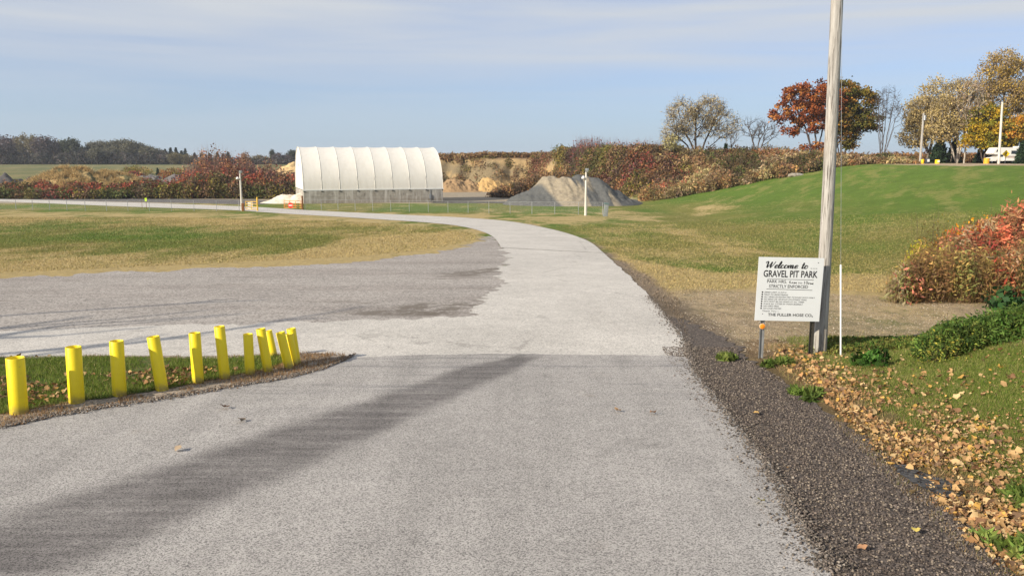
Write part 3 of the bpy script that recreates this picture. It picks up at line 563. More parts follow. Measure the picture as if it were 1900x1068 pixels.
MB().lathe([(.18, 0), (.18, .03), (.0001, .03)], 12, Matrix.Translation((-.0, WID*.5, WH+4.5)) @ Matrix.Rotation(R(-90), 4, 'Y')).build('vent', M_STEEL, shed)
# ------------------------------------------------------------------ light poles
def light_pole(px_, pb, pt, lab, dark_head):
    X, Y = gpb(px_, pb); r0 = empty('lamp_post', (X, Y, g(X, Y)), lab, 'light pole'); H = at(px_, pt, Y).z-g(X, Y)
    MB().tube([(0, 0, -.2), (0, 0, H*.5), (0, 0, H)], [.17, .14, .11], 12).build('pole', M_PALE, r0, True)
    h = MB(); h.box((-.08, -.16, H), (.2, .16, H+.1)); h.box((-.1, -.18, H+.1), (.30, .18, H+.42), None, .04); h.build('lamp_head', M_GREY if dark_head else M_STEEL, r0, True)
    l = MB(); l.tube([(0, 0, H-.7), (-.32, -.1, H-.62)], .04, 6); l.lathe([(.06, .22), (.22, .02), (.2, -.12), (.0001, -.16)], 14, Matrix.Translation((-.36, -.12, H-.68))); l.build('side_lamp', M_WHITE, r0, True)
    if dark_head: MB().box((.0, -.22, 0), (.36, .16, 1.1), None, .03).build('meter_box', M_RUST, r0)
t = NT('pale_pole', .8, .2); g1 = t.noise(1, 5, .6, t.co((6, 6, .5))); t.color(t.ramp(g1, [(.3, (.48, .44, .38)), (.7, (.72, .70, .65))])); M_PALE = t.m
light_pole(449, 391, 322, 'pale light pole with a dark lamp head beside the yellow barrier gate', True); light_pole(1086.5, 400, 347-28, 'pale light pole in front of the grey gravel pile', False)
X, Y = gpb(1123, 401.5); bn = empty('marker_drum', (X, Y, g(X, Y)), 'slim blue grey utility pedestal leaning beside the light pole', 'pedestal')
Mt = Matrix.Rotation(R(5), 4, 'Y'); MB().box((-.26, -.2, -.1), (.26, .2, 1.45), Mt, .05).build('body', M_GREY, bn, True); MB().box((-.30, -.24, 1.4), (.30, .24, 1.6), Mt, .05).build('cap', plain('pedestal_cap', (.10, .15, .15), .6), bn)
# ------------------------------------------------------------------ chain link fence
t = NT('chain_link', .5, .5, .4); t.color((.45, .45, .43)); cw = t.noise(3, 2); sx = t.n.new('ShaderNodeSeparateXYZ'); t.l.new(t.tc.outputs['Object'], sx.inputs[0])
def tri(e): return t.math('ABSOLUTE', t.math('SUBTRACT', t.math('FRACT', e), .5))
ps = t.math('MULTIPLY', t.math('ADD', sx.outputs[0], sx.outputs[2]), 14); pd = t.math('MULTIPLY', t.math('SUBTRACT', sx.outputs[0], sx.outputs[2]), 14)
wm = t.math('MAXIMUM', t.math('LESS_THAN', tri(ps), .012), t.math('LESS_THAN', tri(pd), .012)); t.set(t.b.inputs['Alpha'], wm); M_CHAIN = t.m
def fence(pts, lab, hgt=1.55, sp=3.05):
    P = [Vector((*gpb(*q), 0)) for q in pts]; s = [0]
    for i in range(1, len(P)): s.append(s[-1]+(P[i]-P[i-1]).length)
    n = max(2, int(s[-1]/sp)+1); o = Vector((P[0].x, P[0].y, g(P[0].x, P[0].y))); f = empty('chain_link_fence', o, lab, 'fence'); Q = []
    for i in range(n):
        u = s[-1]*i/(n-1); X = np.interp(u, s, [p.x for p in P]); Y = np.interp(u, s, [p.y for p in P]); Q.append(Vector((X, Y, g(X, Y))))
    for i, q in enumerate(Q):
        po = MB().lathe([(.045 if i in (0, n-1) else .034, -.1), (.034, hgt), (.0001, hgt+.03)], 8).build('post', M_STEEL, f, True); po.location = q-o
    MB().tube([q-o+Vector((0, 0, hgt)) for q in Q], .02, 6).build('rail', M_STEEL, f)
    m = MB(); v = []; fs = []
    for q in Q: v += [q-o+Vector((0, .03, .05)), q-o+Vector((0, .03, hgt))]
    m.add(v, [(2*i, 2*i+2, 2*i+3, 2*i+1) for i in range(n-1)]); m.build('wire_mesh', M_CHAIN, f)
fence([(-60, 388), (150, 391), (300, 391.5), (444, 391.5)], 'low chain link fence left of the yellow gate across the field')
fence([(566, 389), (792, 393.5), (1000, 397), (1118, 398.5)], 'low chain link fence right of the orange gate in front of the shed')
# ------------------------------------------------------------------ gates
def gate(xa, ya, xb, yb, lab, mat, nbars, H, brace):
    a = Vector((*gpb(xa, ya), 0)); b = Vector((*gpb(xb, yb), 0)); a.z = g(a.x, a.y); b.z = g(b.x, b.y); gt = empty('barrier_gate', a, lab, 'gate'); d = b-a; u = lambda k, z: (d.x*k, d.y*k, d.z*k+z)
    for i in range(nbars): MB().tube([u(0.02, .25+(H-.25)*i/(nbars-1)), u(.97, .25+(H-.25)*i/(nbars-1))], .045, 6).build('bar', mat, gt)
    for k in ((.02, .33, .66, .97) if brace else (.02, .5, .97)): MB().tube([u(k, .2), u(k, H)], .045, 6).build('upright', mat, gt)
    return gt, u, d
gt, u, d = gate(456, 391, 478, 391.5, 'yellow barrier gate with a white notice beside the left light pole', M_GATE, 4, 1.35, False)
MB().tube([u(1, -.1), u(1, 2.0)], .11, 8).build('gate_post', M_GATE, gt)
MB().box((d.x*.18, -.09, .25), (d.x*.52, -.06, 1.3)).build('notice', M_WHITE, gt)
gt, u, d = gate(527, 388, 560, 389, 'rusty orange barrier gate with a red no entry disc near the shed corner', M_ORPAINT, 4, 1.3, True)
MB().tube([u(1.05, -.1), u(1.05, 2.1)], .13, 8).build('gate_post', M_RUST, gt)
Mr = Matrix.Translation(u(.40, .62)) @ Matrix.Translation((0, -.12, 0)) @ Matrix.Rotation(R(90), 4, 'X'); ds = MB().lathe([(.42, 0), (.42, .02), (.0001, .02)], 24, Mr).build('no_entry_disc', M_RED, gt)
MB().box((-.3, -.08, .021), (.3, .08, .03), Mr).build('white_bar', M_WHITE, ds)
X, Y = gpb(272, 388); sp_ = empty('small_sign', (X, Y, g(X, Y)), 'tiny lime green sign on a thin post by the far road', 'sign'); MB().tube([(0, 0, -.1), (0, 0, 1.5)], .035, 6).build('post', M_RUST, sp_); MB().box((-.16, -.05, 1.2), (.16, -.036, 1.72)).build('plate', M_LIME, sp_)
X, Y = gpb(264, 388); tag(MB().tube([(X, Y, g(X, Y)-.1), (X+.02, Y, g(X, Y)+1.45)], .03, 6).build('marker_stake', M_RUST), 'thin rusty stake just left of the tiny lime sign', 'stake')
# ------------------------------------------------------------------ things on the hill top
HT = 150.
def hill(pxx, Y=HT): d = ray(pxx, 303); X = d[0]/d[1]*Y; return X, Y, g(X, Y)
X, Y, Z = hill(1853); wp2 = empty('roadside_pole', (X, Y, Z), 'tall bare white pole on the hill crest in front of the motorhome', 'pole')
tpp = at(1860, 189, Y)-Vector((X, Y, Z)); MB().tube([(0, 0, -.3), tpp*.5, tpp], [.23, .21, .17], 12).build('pole', M_PALE, wp2, True); MB().tube([tpp*.97+Vector((-.25, 0, 0)), tpp*.97+Vector((.25, 0, 0))], .04, 6).build('bolt', M_STEEL, wp2)
X, Y, Z = hill(1707, 158); wp3 = empty('roadside_pole', (X, Y, Z), 'brownish utility pole partly hidden in the left tan tree on the hill', 'pole'); tpp = at(1714, 210, Y)-Vector((X, Y, Z)); MB().tube([(0, 0, -.3), tpp*.5, tpp], [.24, .22, .19], 12).build('pole', M_WOOD, wp3, True); MB().lathe([(.3, 0), (.3, .9), (.0001, 1)], 10, Matrix.Translation(tpp+Vector((0, -.5, -1.4)))).build('transformer', M_STEEL, wp3)
# curve sign
X, Y, Z = hill(1864.5, 151.5); cs = empty('curve_sign', (X, Y, Z), 'yellow diamond sign with a black right turn arrow on the hill crest', 'sign'); MB().tube([(0, 0, -.2), (0, 0, 1.3)], .06, 6).build('post', M_STEEL, cs)
sz = .72; zc_ = at(1865, 285.5, Y).z-Z; pl = MB().prism([(-sz, zc_), (0, zc_-sz), (sz, zc_), (0, zc_+sz)], -.1, -.07).build('plate', M_SIGNY, cs)
MB().prism([(-.22, zc_-.3), (-.10, zc_-.3), (-.10, zc_+.06), (.08, zc_+.06), (.08, zc_-.06), (.30, zc_+.14), (.08, zc_+.34), (.08, zc_+.2), (-.22, zc_+.2)], -.12, -.102).build('arrow', M_BLACK, pl)
# barrels
def drum(pxx, Y, w, h, mat, lab, bandm=None):
    X, Y, Z = hill(pxx, Y); r0 = empty('trash_barrel', (X, Y, Z), lab, 'barrel'); MB().lathe([(.0001, -.05), (w, -.05), (w, h*.33), (w*1.04, h*.35), (w, h*.37), (w, h*.66), (w*1.04, h*.68), (w, h*.7), (w, h), (w*.8, h+.02), (.0001, h+.02)], 18).build('drum', mat, r0, True)
    if bandm: MB().box((-w*.5, -w*1.12, h*.35), (w*.5, -w*1.06, h*.85)).build('notice', bandm, r0)
drum(1720, 153, .42, 1.0, M_NAVY, 'dark barrel with a white notice at the foot of the left tan tree', M_WHITE); drum(1711.5, 153.5, .28, .8, M_SIGNY, 'small yellow barrel between the hill pole and the dark barrel')
drum(1739, 153, .42, .75, M_SIGNY, 'low yellow barrel in front of the dark spruce', M_WHITE); drum(1830, 153, .5, 1.05, plain('yellow_brown', (.7, .38, .03), .6), 'yellow orange barrel beside the front of the motorhome')
# motorhome (front to the left), local x back along the length
X, Y, Z = hill(1834, 157); rv = empty('motorhome', (X, Y, Z), 'white motorhome with an overcab bunk and brown stripes parked under the trees', 'motorhome', None, R(3))
t = NT('motorhome_white', .35, .5); t.color(t.mix(t.noise(1.5, 4), (.80, .79, .76), (.68, .66, .62))); M_RV = t.m
MB().prism([(2.3, .55), (2.3, 1.75), (.35, 1.75), (.0, 1.95), (.15, 2.35), (.62, 3.05), (.8, 3.1), (9.0, 3.1), (9.0, .55)], -1.2, 1.2).build('body', M_RV, rv)
MB().prism([(-.05, .5), (-.08, 1.0), (.05, 1.15), (1.0, 1.28), (1.55, 1.74), (2.29, 1.74), (2.29, .5), (1.75, .5), (1.6, .82), (1.3, .92), (1.0, .82), (.85, .5)], -1.02, 1.02).build('cab', M_RV, rv)
MB().prism([(1.06, 1.30), (1.52, 1.72), (1.60, 1.72), (1.14, 1.26)], -.85, .85).build('windshield', M_GLASS, rv); MB().prism([(1.3, 1.3), (1.68, 1.68), (2.2, 1.68), (2.2, 1.3)], -1.035, -1.022).build('side_window', M_GLASS, rv)
MB().prism([(.5, 2.25), (.75, 2.75), (1.35, 2.75), (1.35, 2.25)], -1.215, -1.202).build('bunk_window', M_GLASS, rv); MB().box((3.6, -1.215, 1.85), (4.9, -1.202, 2.5)).build('side_window', M_GLASS, rv); MB().box((6.4, -1.215, 1.85), (7.4, -1.202, 2.5)).build('side_window', M_GLASS, rv)
MB().box((2.31, -1.214, 1.32), (8.99, -1.202, 1.47)).build('stripe', M_RUST2, rv); MB().box((2.31, -1.214, 1.12), (8.99, -1.202, 1.20)).build('stripe', M_BRN, rv)
MB().box((-.16, -1.0, .42), (.0, 1.0, .58), None, .02).build('bumper', M_CHROME, rv); MB().box((-.10, -.55, .72), (-.07, .55, .98)).build('grille', M_DARKST, rv); MB().box((-.1, -.92, .76), (-.06, -.64, .96)).build('headlight', M_CHROME, rv); MB().box((-.1, .64, .76), (-.06, .92, .96)).build('headlight', M_CHROME, rv)
MB().box((4.9, -.5, 3.1), (5.9, .4, 3.35), None, .06).build('roof_unit', M_RV, rv)
for wx in (1.3, 5.6):
    for sy in (-1, 1):
        wh = MB().lathe([(.2, -.12), (.36, -.12), (.39, -.08), (.39, .08), (.36, .12), (.2, .12)], 22, Matrix.Translation((wx, sy*(.93 if wx < 2 else 1.1), .36)) @ Matrix.Rotation(R(90), 4, 'X')).build('wheel', M_RUB, rv, True)
        MB().lathe([(.0001, -.1), (.12, -.1), (.2, -.06), (.2, .06), (.0001, .06)], 16, Matrix.Translation((wx, sy*(.95 if wx < 2 else 1.12), .36)) @ Matrix.Rotation(R(90), 4, 'X')).build('rim', M_CHROME, wh, True)
# ------------------------------------------------------------------ piles
def pile(name, cx, cy, fn, ext, lab, mat, n=150, col=None, cat='pile'):
    xs = np.linspace(-ext[0], ext[0], n); ys = np.linspace(-ext[1], ext[1], n); X_, Y_ = np.meshgrid(xs, ys); H_ = fn(X_, Y_); Z_ = gz(X_+cx, Y_+cy)+H_-.12*(H_ <= .01)
    ii = np.arange(n*n).reshape(n, n); Fq = np.stack([ii[:-1, :-1], ii[:-1, 1:], ii[1:, 1:], ii[1:, :-1]], -1).reshape(-1, 4); keep = H_.ravel()[Fq].max(1) > .005
    Vp = np.stack([X_.ravel(), Y_.ravel(), (Z_-g(cx, cy)).ravel()], 1); c = col(X_.ravel(), Y_.ravel(), H_.ravel()) if col else None
    o = np_mesh(name, Vp, Fq[keep], mat, None, c, smooth=True); o.location = (cx, cy, g(cx, cy)); return tag(o, lab, cat)
t = NT('pile_mat', .95, .1); a = t.attr('Col'); nf = t.noise(2.2, 6, .7); t.color(t.mix(1, a.outputs[0], t.ramp(nf, [(.25, .72), (.75, 1.28)]), 'MULTIPLY')); t.bump(nf, .8, .15); M_PILE = t.m
def cone(x, y, cx, cy, h, rep, sharp=.5):
    r = np.hypot(x-cx, y-cy); return h+sharp-np.sqrt((r*rep)**2+sharp**2)
def f_main(x, y):
    an = np.arctan2(y+1, x); wob = (fbm(an*4.2+5, np.hypot(x, y)*.10, 51, 4)-.5)
    h = np.maximum.reduce([cone(x, y, -3.6, .4, 4.9, .60), cone(x, y, -1.2, -.9, 4.85, .62), cone(x, y, 1.6, .6, 5.15, .60), cone(x, y, -6.4, 1.4, 3.2, .6), cone(x, y, 4.0, -.4, 4.5, .6), cone(x, y, 6.4, 1.5, 3.2, .55)])
    wob = fbm(x*.42+.10*y+9, y*.10, 51, 4)-.5; h = h+wob*1.7*sm(h/1.5)*sm((5.8-h)/1.5)+.5*(fbm(x*.9, y*.9, 52)-.5)*sm(h); return np.clip(h, 0, 9)
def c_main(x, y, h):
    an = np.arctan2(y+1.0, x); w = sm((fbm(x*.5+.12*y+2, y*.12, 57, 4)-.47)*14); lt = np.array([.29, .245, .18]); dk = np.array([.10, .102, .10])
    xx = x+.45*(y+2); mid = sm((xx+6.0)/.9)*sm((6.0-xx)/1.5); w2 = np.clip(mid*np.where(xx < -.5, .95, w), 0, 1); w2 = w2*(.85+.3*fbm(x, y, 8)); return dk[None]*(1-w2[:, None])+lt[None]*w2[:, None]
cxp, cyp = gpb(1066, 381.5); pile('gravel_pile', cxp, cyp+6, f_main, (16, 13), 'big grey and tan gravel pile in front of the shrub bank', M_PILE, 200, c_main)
flat = lambda c: (lambda x, y, h: np.array(c)[None]*(.85+.3*fbm(x*.8, y*.8, 3))[:, None])
def lumps(L, seed, amp=.5):
    def f(x, y):
        h = np.maximum.reduce([cone(x, y, a, b, c, d, .35) for a, b, c, d in L]); return np.clip(h+amp*(fbm(x*.7, y*.7, seed, 5)-.5)*sm(h/1.0)*1.6, 0, 9)
    return f
X, Y = gpb(524, 377); pile('salt_pile', X+.8, Y+2, lumps([(-.6, 0, 1.55, .45), (2.0, .4, 1.75, .5), (-3.0, 0, .6, .35)], 61), (6, 5), 'small pale sand pile against the left end of the shed', M_PILE, 90, flat((.62, .56, .47)))
def back(pxx, Y): d = ray(pxx, 330); return d[0]/d[1]*Y
pile('dirt_pile', back(850, 208), 208, lumps([(-1, 0, 3.6, .62), (3, .5, 3.0, .6), (-4, 0, 2.0, .5)], 62, 1.3), (10, 8), 'brown dirt heap in the pit just right of the shed', M_PILE, 110, flat((.30, .20, .11)))
pile('dirt_pile', back(905, 210), 210, lumps([(0, 0, 3.9, .72), (3, 0, 2.4, .6)], 63, 1.3), (8, 7), 'yellowish dirt heap right of the brown one in the pit', M_PILE, 110, flat((.46, .30, .13)))
def f_slab(x, y): return np.clip(lumps([(-9, 0, 1.4, .16), (0, 0, 2.6, .3), (9, 0, 1.3, .16)], 64, 1.6)(x, y), 0, 9)
c_berm = lambda x, y, h: np.where((fbm(x*.5+y*.8, h*1.2, 5, 4)[:, None] > .47), np.array([.40, .29, .135])[None], np.array([.13, .12, .06])[None])*(.8+.4*fbm(x*2, y*2, 9))[:, None]
pile('earth_mound', back(133, 182), 182, lumps([(-1.5, 0, 6.6, .6), (2.5, 0, 6.0, .5), (-4, -1, 5.2, .6), (6, 1, 4.4, .5)], 65, 1.4), (17, 14), 'straw covered earth mound rising behind the left thicket', M_PILE, 150, c_berm)
pile('earth_mound', back(205, 186), 186, lumps([(0, 0, 5.6, .5), (3, 0, 4.8, .5)], 66, 1.2), (12, 10), 'lower grassy mound right of the straw covered one', M_PILE, 120, c_berm)
pile('rock_berm', back(20, 215), 215, lumps([(-18, 0, 3.6, .5), (-10, 0, 3.9, .5), (-2, 0, 4.0, .5), (6, 0, 3.4, .5)], 67, 1.8), (30, 9), 'dark grey rubble berm at the far left', M_PILE, 150, flat((.085, .08, .08)))
pile('rock_berm', back(285, 212), 212, lumps([(-7, 0, 3.2, .4), (-1, 0, 4.2, .35), (6, 0, 4.0, .4)], 68, 1.0), (18, 10), 'grey gravel berm between the mounds and the tall reddish thicket', M_PILE, 120, flat((.14, .13, .13)))
pile('sand_slope', back(533, 200), 200, lumps([(2, 0, 7.4, .55), (9, 0, 7.9, .6)], 69, 1.0), (17, 15), 'tan sand slope showing left of the shed roof', M_PILE, 120, flat((.52, .37, .19)))
pile('sand_mound', back(975, 250), 250, lumps([(-1, 0, 1.5, .35), (2, 0, 1.0, .35)], 70, .8), (8, 6), 'small weedy hump on the skyline above the pit cliff', M_PILE, 80, flat((.22, .14, .08)))
# pale stones on the edge of the lawn
rr = random.Random(5)
def stone(pxx, pyy, s, lab):
    X, Y = gp(pxx, pyy); bm = bmesh.new(); bmesh.ops.create_icosphere(bm, subdivisions=2, radius=1)
    for v in bm.verts: v.co = Vector((v.co.x*s*1.8, v.co.y*s, v.co.z*s*.55))*rr.uniform(.85, 1.1)
    me = bpy.data.meshes.new('boulder'); bm.to_mesh(me); bm.free(); o = link('boulder', me, M_CONC); o.location = (X, Y, g(X, Y)+s*.2); tag(o, lab, 'boulder')
stone(1476, 327, .8, 'flat pale boulder on the edge of the lawn below the scrub bank')
# ================================================================== vegetation
M_LEAF = leafmat('leaf_mat', .25); M_BLADE = leafmat('blade_mat', .3, .6); M_DRYL = leafmat('dry_leaf_mat', .12, .7)
def bark(name, a, b):
    t = NT(name, .9, .1); n = t.noise(1, 6, .65, t.co((5, 5, 1.2))); t.color(t.ramp(n, [(.3, a), (.7, b)])); t.bump(n, .7, .04); return t.m
M_BARK = bark('bark_mat', (.10, .08, .065), (.27, .235, .20)); M_BARKP = bark('pale_bark_mat', (.30, .26, .22), (.52, .47, .40)); M_BARKD = bark('dark_bark_mat', (.05, .04, .035), (.13, .105, .09))
def pal(cols, idx): return np.array(cols)[idx]
def unit(rg, n):
    v = rg.normal(size=(n, 3)); return v/np.linalg.norm(v, axis=1)[:, None]
def leaves(P, size, col, rg, aspect=1.6, up=.0, droop=0):
    """one four-cornered leaf per point; returns V,F,C"""
    n = len(P); a = unit(rg, n); 
    if up: a[:, 2] = np.abs(a[:, 2])+up; a /= np.linalg.norm(a, axis=1)[:, None]
    if droop: a[:, 2] -= droop; a /= np.linalg.norm(a, axis=1)[:, None]
    b = np.cross(a, unit(rg, n)); b /= np.linalg.norm(b, axis=1)[:, None]+1e-9; c = np.cross(a, b)
    s = (size*rg.uniform(.6, 1.35, n))[:, None]; L = a*s*.5*aspect; Wd = b*s*.5
    V = np.stack([P-L, P+Wd+c*s*.12, P+L, P-Wd+c*s*.12], 1).reshape(-1, 3)
    Fq = np.arange(4*n).reshape(n, 4); C = np.repeat(np.clip(col, 0, 1), 4, 0); return V, Fq, C
def tubes(A, B, ra, rb, k=5):
    """frusta between point pairs"""
    n = len(A); d = B-A; d /= np.linalg.norm(d, axis=1)[:, None]+1e-9; h = np.where(np.abs(d[:, 2:3]) < .9, np.array([[0, 0, 1.]]), np.array([[1., 0, 0]]))
    u = np.cross(d, h); u /= np.linalg.norm(u, axis=1)[:, None]; v = np.cross(d, u); w = 2*math.pi*np.arange(k)/k
    o = u[:, None]*np.cos(w)[None, :, None]+v[:, None]*np.sin(w)[None, :, None]
    V = np.concatenate([A[:, None]+o*ra[:, None, None], B[:, None]+o*rb[:, None, None]], 1).reshape(-1, 3)
    i = np.arange(n)[:, None]*2*k; q = np.arange(k)[None]; q2 = (q+1) % k
    return V, np.stack([i+q, i+q2, i+k+q2, i+k+q], -1).reshape(-1, 4)
def skeleton(rg, stems, env, npts, step=.7, bias=.45, r_tip=.02, expo=.46, wig=.12, shell=.35):
    """branches grown outward from the stems so as to reach points spread through the crown; returns segs, tips"""
    P = []; par = []; ln = []
    for st in stems:
        st = np.array(st, float); prev = -1
        for i in range(len(st)-1):
            m = max(1, int(np.linalg.norm(st[i+1]-st[i])/step))
            for k in range(m+(i == len(st)-2)):
                p = st[i]+(st[i+1]-st[i])*k/m+(rg.normal(size=3)*wig*.35 if prev >= 0 else 0)
                P.append(p); par.append(prev); ln.append(0 if prev < 0 else ln[prev]+np.linalg.norm(p-P[prev])); prev = len(P)-1
    n0 = len(P); w = np.array([e[6] if len(e) > 6 else e[3]*e[4]*e[5] for e in env], float); w /= w.sum(); T = []
    for i in rg.choice(len(env), npts, p=w):
        e = env[i]; d = unit(rg, 1)[0]; r = rg.uniform(shell, 1)**(1/2.2); T.append(np.array(e[:3])+d*np.array(e[3:6])*r)
    T = np.array(T); T = T[T[:, 2] > .4]; c0 = np.array(stems[0][-1])*[1, 1, .6]; T = T[np.argsort(np.linalg.norm(T-c0, axis=1))]
    PA = np.zeros((n0+len(T)*14, 3)); PA[:n0] = P; LN = np.zeros(len(PA)); LN[:n0] = ln; n = n0; tips = []
    for p in T:
        dz = np.clip(PA[:n, 2]-p[2], 0, None); dist = np.linalg.norm(PA[:n]-p, axis=1); j = int(np.argmin(dist+bias*LN[:n]+dz*1.2)); L = dist[j]; m = max(1, min(10, int(L/step))); a = PA[j].copy(); pr = j
        for k in range(1, m+1):
            f = k/m; q = a+(p-a)*f; q = q+np.array([0, 0, 1.])*L*.10*math.sin(math.pi*f)+(rg.normal(size=3)*wig*step if k < m else 0)
            PA[n] = q; par.append(pr); LN[n] = LN[pr]+np.linalg.norm(q-PA[pr]); pr = n; n += 1
        tips.append(pr)
    cnt = np.zeros(n); cnt[tips] = 1
    for i in range(n-1, -1, -1):
        if par[i] >= 0: cnt[par[i]] += cnt[i]
    cnt = np.maximum(cnt, 1); rad = r_tip*cnt**expo; par = np.array(par); ii = np.where(par >= 0)[0]
    return PA[:n], par, rad, ii, np.array(tips)
def make_tree(name, px_, py_, Y, stems, env, npts, lab, cols, seed, leaf=.3, per=30, spread=.5, barkm=None, group=None, cat='tree', twigs=0, mpp=None, r_tip=.02, expo=.46, bias=.45, cw=None, dep=1.0, zfix=None, aspect=1.5, shell=.35, step=.7):
    """stems and crown in photo pixels relative to the base pixel (x right, y up), turned to metres at distance Y"""
    rg = np.random.default_rng(seed); b = at(px_, py_, Y); m = Y/F*1.02 if mpp is None else mpp; gzv = g(b.x, Y); off = (b.z-gzv)/m
    st = [[((x)*m, (rest[0] if rest else 0)*m, (y+off if i else 0)*m-(.2 if i == 0 else 0)) for i, (x, y, *rest) in enumerate(s)] for s in stems]
    en = []
    for e in env:
        ex_, ey_, rx, ry = e[:4]; dy_ = e[4] if len(e) > 4 else 0; en.append((ex_*m, dy_*m, (ey_+off)*m, rx*m, (rx+ry)*.5*m*dep, ry*m, rx*ry))
    PA, par, rad, ii, tips = skeleton(rg, st, en, npts, r_tip=r_tip, expo=expo, bias=bias, shell=shell, step=step)
    root = empty(name, (b.x, Y, gzv), lab, cat, group)
    rA = np.minimum(rad[par[ii]], rad[ii]*1.6+.01); V1, F1 = tubes(PA[par[ii]], PA[ii], rA, rad[ii], 6)
    if twigs:
        tp = np.repeat(PA[tips], twigs, 0); pd_ = np.repeat(PA[tips]-PA[par[tips]], twigs, 0); pd_ /= np.linalg.norm(pd_, axis=1)[:, None]+1e-9; d = pd_*.9+unit(rg, len(tp))*.75+np.array([0, 0, .25]); d /= np.linalg.norm(d, axis=1)[:, None]; e = tp+d*rg.uniform(.5, 1.5, len(tp))[:, None]
        V2, F2 = tubes(tp, e, np.full(len(tp), r_tip*.8), np.full(len(tp), r_tip*.4), 3); F2 = F2+len(V1); V1 = np.vstack([V1, V2]); F1 = np.vstack([F1, F2])
    np_mesh('trunk', V1, F1, barkm or M_BARK, root, smooth=True)
    if per:
        k = rg.poisson(per, len(tips)).clip(2); P = np.repeat(PA[tips], k, 0); ci = rg.choice(len(cols), len(tips), p=cw); cc = pal(cols, ci)*rg.uniform(.75, 1.25, len(tips))[:, None]
        C = np.repeat(cc, k, 0)*rg.uniform(.7, 1.3, len(P))[:, None]; P = P+rg.normal(size=P.shape)*np.array([spread, spread, spread*.7])
        np_mesh('crown', *(lambda V, Fq, C: (V, Fq, M_LEAF, root, C))(*leaves(P, leaf, C, rg, aspect)))
    return root
# ---- hill top trees, left to right
TAN = [(.42, .33, .17), (.50, .40, .20), (.34, .27, .15)]
make_tree('willow_tree', 1291, 293, 168, [[(0, 0), (-6, 20), (-24, 50), (-34, 82)], [(0, 0), (-2, 30), (-2, 62), (-6, 95)], [(6, 0), (14, 25), (26, 52), (34, 85)], [(10, 0), (22, 18), (46, 38), (70, 52)], [(-4, 0), (-16, 22), (-36, 40), (-48, 55)]],
   [(-28, 72, 30, 34), (18, 80, 34, 30), (46, 58, 34, 26), (-44, 42, 18, 22), (-4, 60, 30, 30)], 620, 'wide sparse tan willow with many stems, leftmost big tree on the bank', [(.42, .34, .19), (.50, .40, .22), (.32, .26, .16)], 11, leaf=.17, per=17, spread=.6, twigs=4, r_tip=.024, expo=.42, barkm=M_BARKD, bias=.12)
make_tree('sapling', 1248, 300, 167, [[(0, 0), (-4, 20), (-6, 35)]], [(-4, 34, 14, 16)], 70, 'small pale yellow sapling at the left foot of the wide willow', [(.42, .38, .17)], 12, leaf=.22, per=9, spread=.4, twigs=2)
make_tree('bare_tree', 1398, 290, 166, [[(0, 0), (0, 20), (-8, 42), (-14, 58)], [(0, 10), (10, 30), (22, 50)], [(0, 8), (14, 18), (34, 32)]], [(-4, 48, 22, 20), (18, 42, 26, 18)], 110, 'low spreading bare tree between the willow and the russet oak', TAN, 13, per=0, twigs=4, r_tip=.03, expo=.4, barkm=M_BARKD)
make_tree('bare_tree', 1361, 292, 165, [[(0, 0), (-4, 25), (-9, 46)]], [(-4, 32, 12, 16)], 40, 'thin dark snag standing just right of the willow', TAN, 14, per=0, twigs=2, barkm=M_BARKD)
make_tree('oak_tree', 1513, 283, 170, [[(0, 0), (-1, 25), (-6, 55), (-8, 100)], [(0, 22), (-22, 48), (-48, 66)], [(0, 25), (14, 60), (20, 95)], [(-2, 20), (-14, 30), (-30, 42)]],
   [(-66, 68, 24, 16), (-42, 96, 24, 22), (-8, 104, 30, 24), (14, 86, 30, 32), (-30, 70, 30, 20), (-50, 40, 18, 9), (-12, 50, 26, 14), (0, 8, 26, 8)], 300, 'russet orange oak with a broad open crown left of the utility pole', [(.33, .10, .03), (.25, .07, .025), (.18, .06, .03), (.40, .17, .045)], 15, leaf=.33, per=40, spread=.46, barkm=M_BARKD)
make_tree('oak_tree', 1560, 286, 172, [[(0, 0), (0, 30), (6, 70), (6, 110)], [(0, 25), (24, 55), (44, 75)], [(0, 20), (-14, 50)]],
   [(0, 108, 26, 24), (30, 92, 28, 26), (48, 60, 26, 20), (14, 60, 34, 30), (-6, 70, 22, 40), (10, 24, 18, 16)], 330, 'dense olive green and rust oak just right of the utility pole', [(.16, .13, .025), (.22, .15, .03), (.12, .12, .025), (.30, .15, .035)], 16, leaf=.34, per=44, spread=.50, barkm=M_BARKD)
make_tree('bare_tree', 1632, 290, 166, [[(0, 0), (2, 30), (6, 48), (5, 80), (4, 118)], [(4, 34), (16, 56), (36, 82)], [(5, 44), (-7, 74), (-10, 108)], [(6, 46), (16, 78), (20, 112)], [(4, 38), (-8, 56), (-16, 80)], [(6, 50, 6), (12, 84, 12), (14, 116, 12)], [(5, 42), (24, 66), (36, 92)], [(5, 50), (0, 80), (-3, 114)], [(4, 36), (22, 50), (42, 60)]], [(6, 92, 20, 30), (26, 74, 16, 16), (-8, 84, 10, 24)], 170, 'tall slender bare tree standing alone right of the oaks', TAN, 17, per=0, twigs=5, r_tip=.021, expo=.38, barkm=M_BARKD, bias=.1)
TANL = [(.44, .34, .14), (.34, .27, .12), (.50, .38, .17), (.30, .24, .14)]
make_tree('willow_tree', 1727, 298, 171, [[(0, 0), (-10, 22), (-18, 50), (-16, 90)], [(-8, 20), (4, 60), (10, 110)]], [(-30, 48, 26, 28), (-22, 88, 30, 26), (0, 112, 28, 32), (16, 80, 26, 34), (-8, 60, 26, 30), (-34, 74, 20, 16)], 430, 'tan willow leaning left, leftmost tree of the big cluster', TANL, 18, leaf=.22, per=36, spread=.6, r_tip=.024, aspect=2)
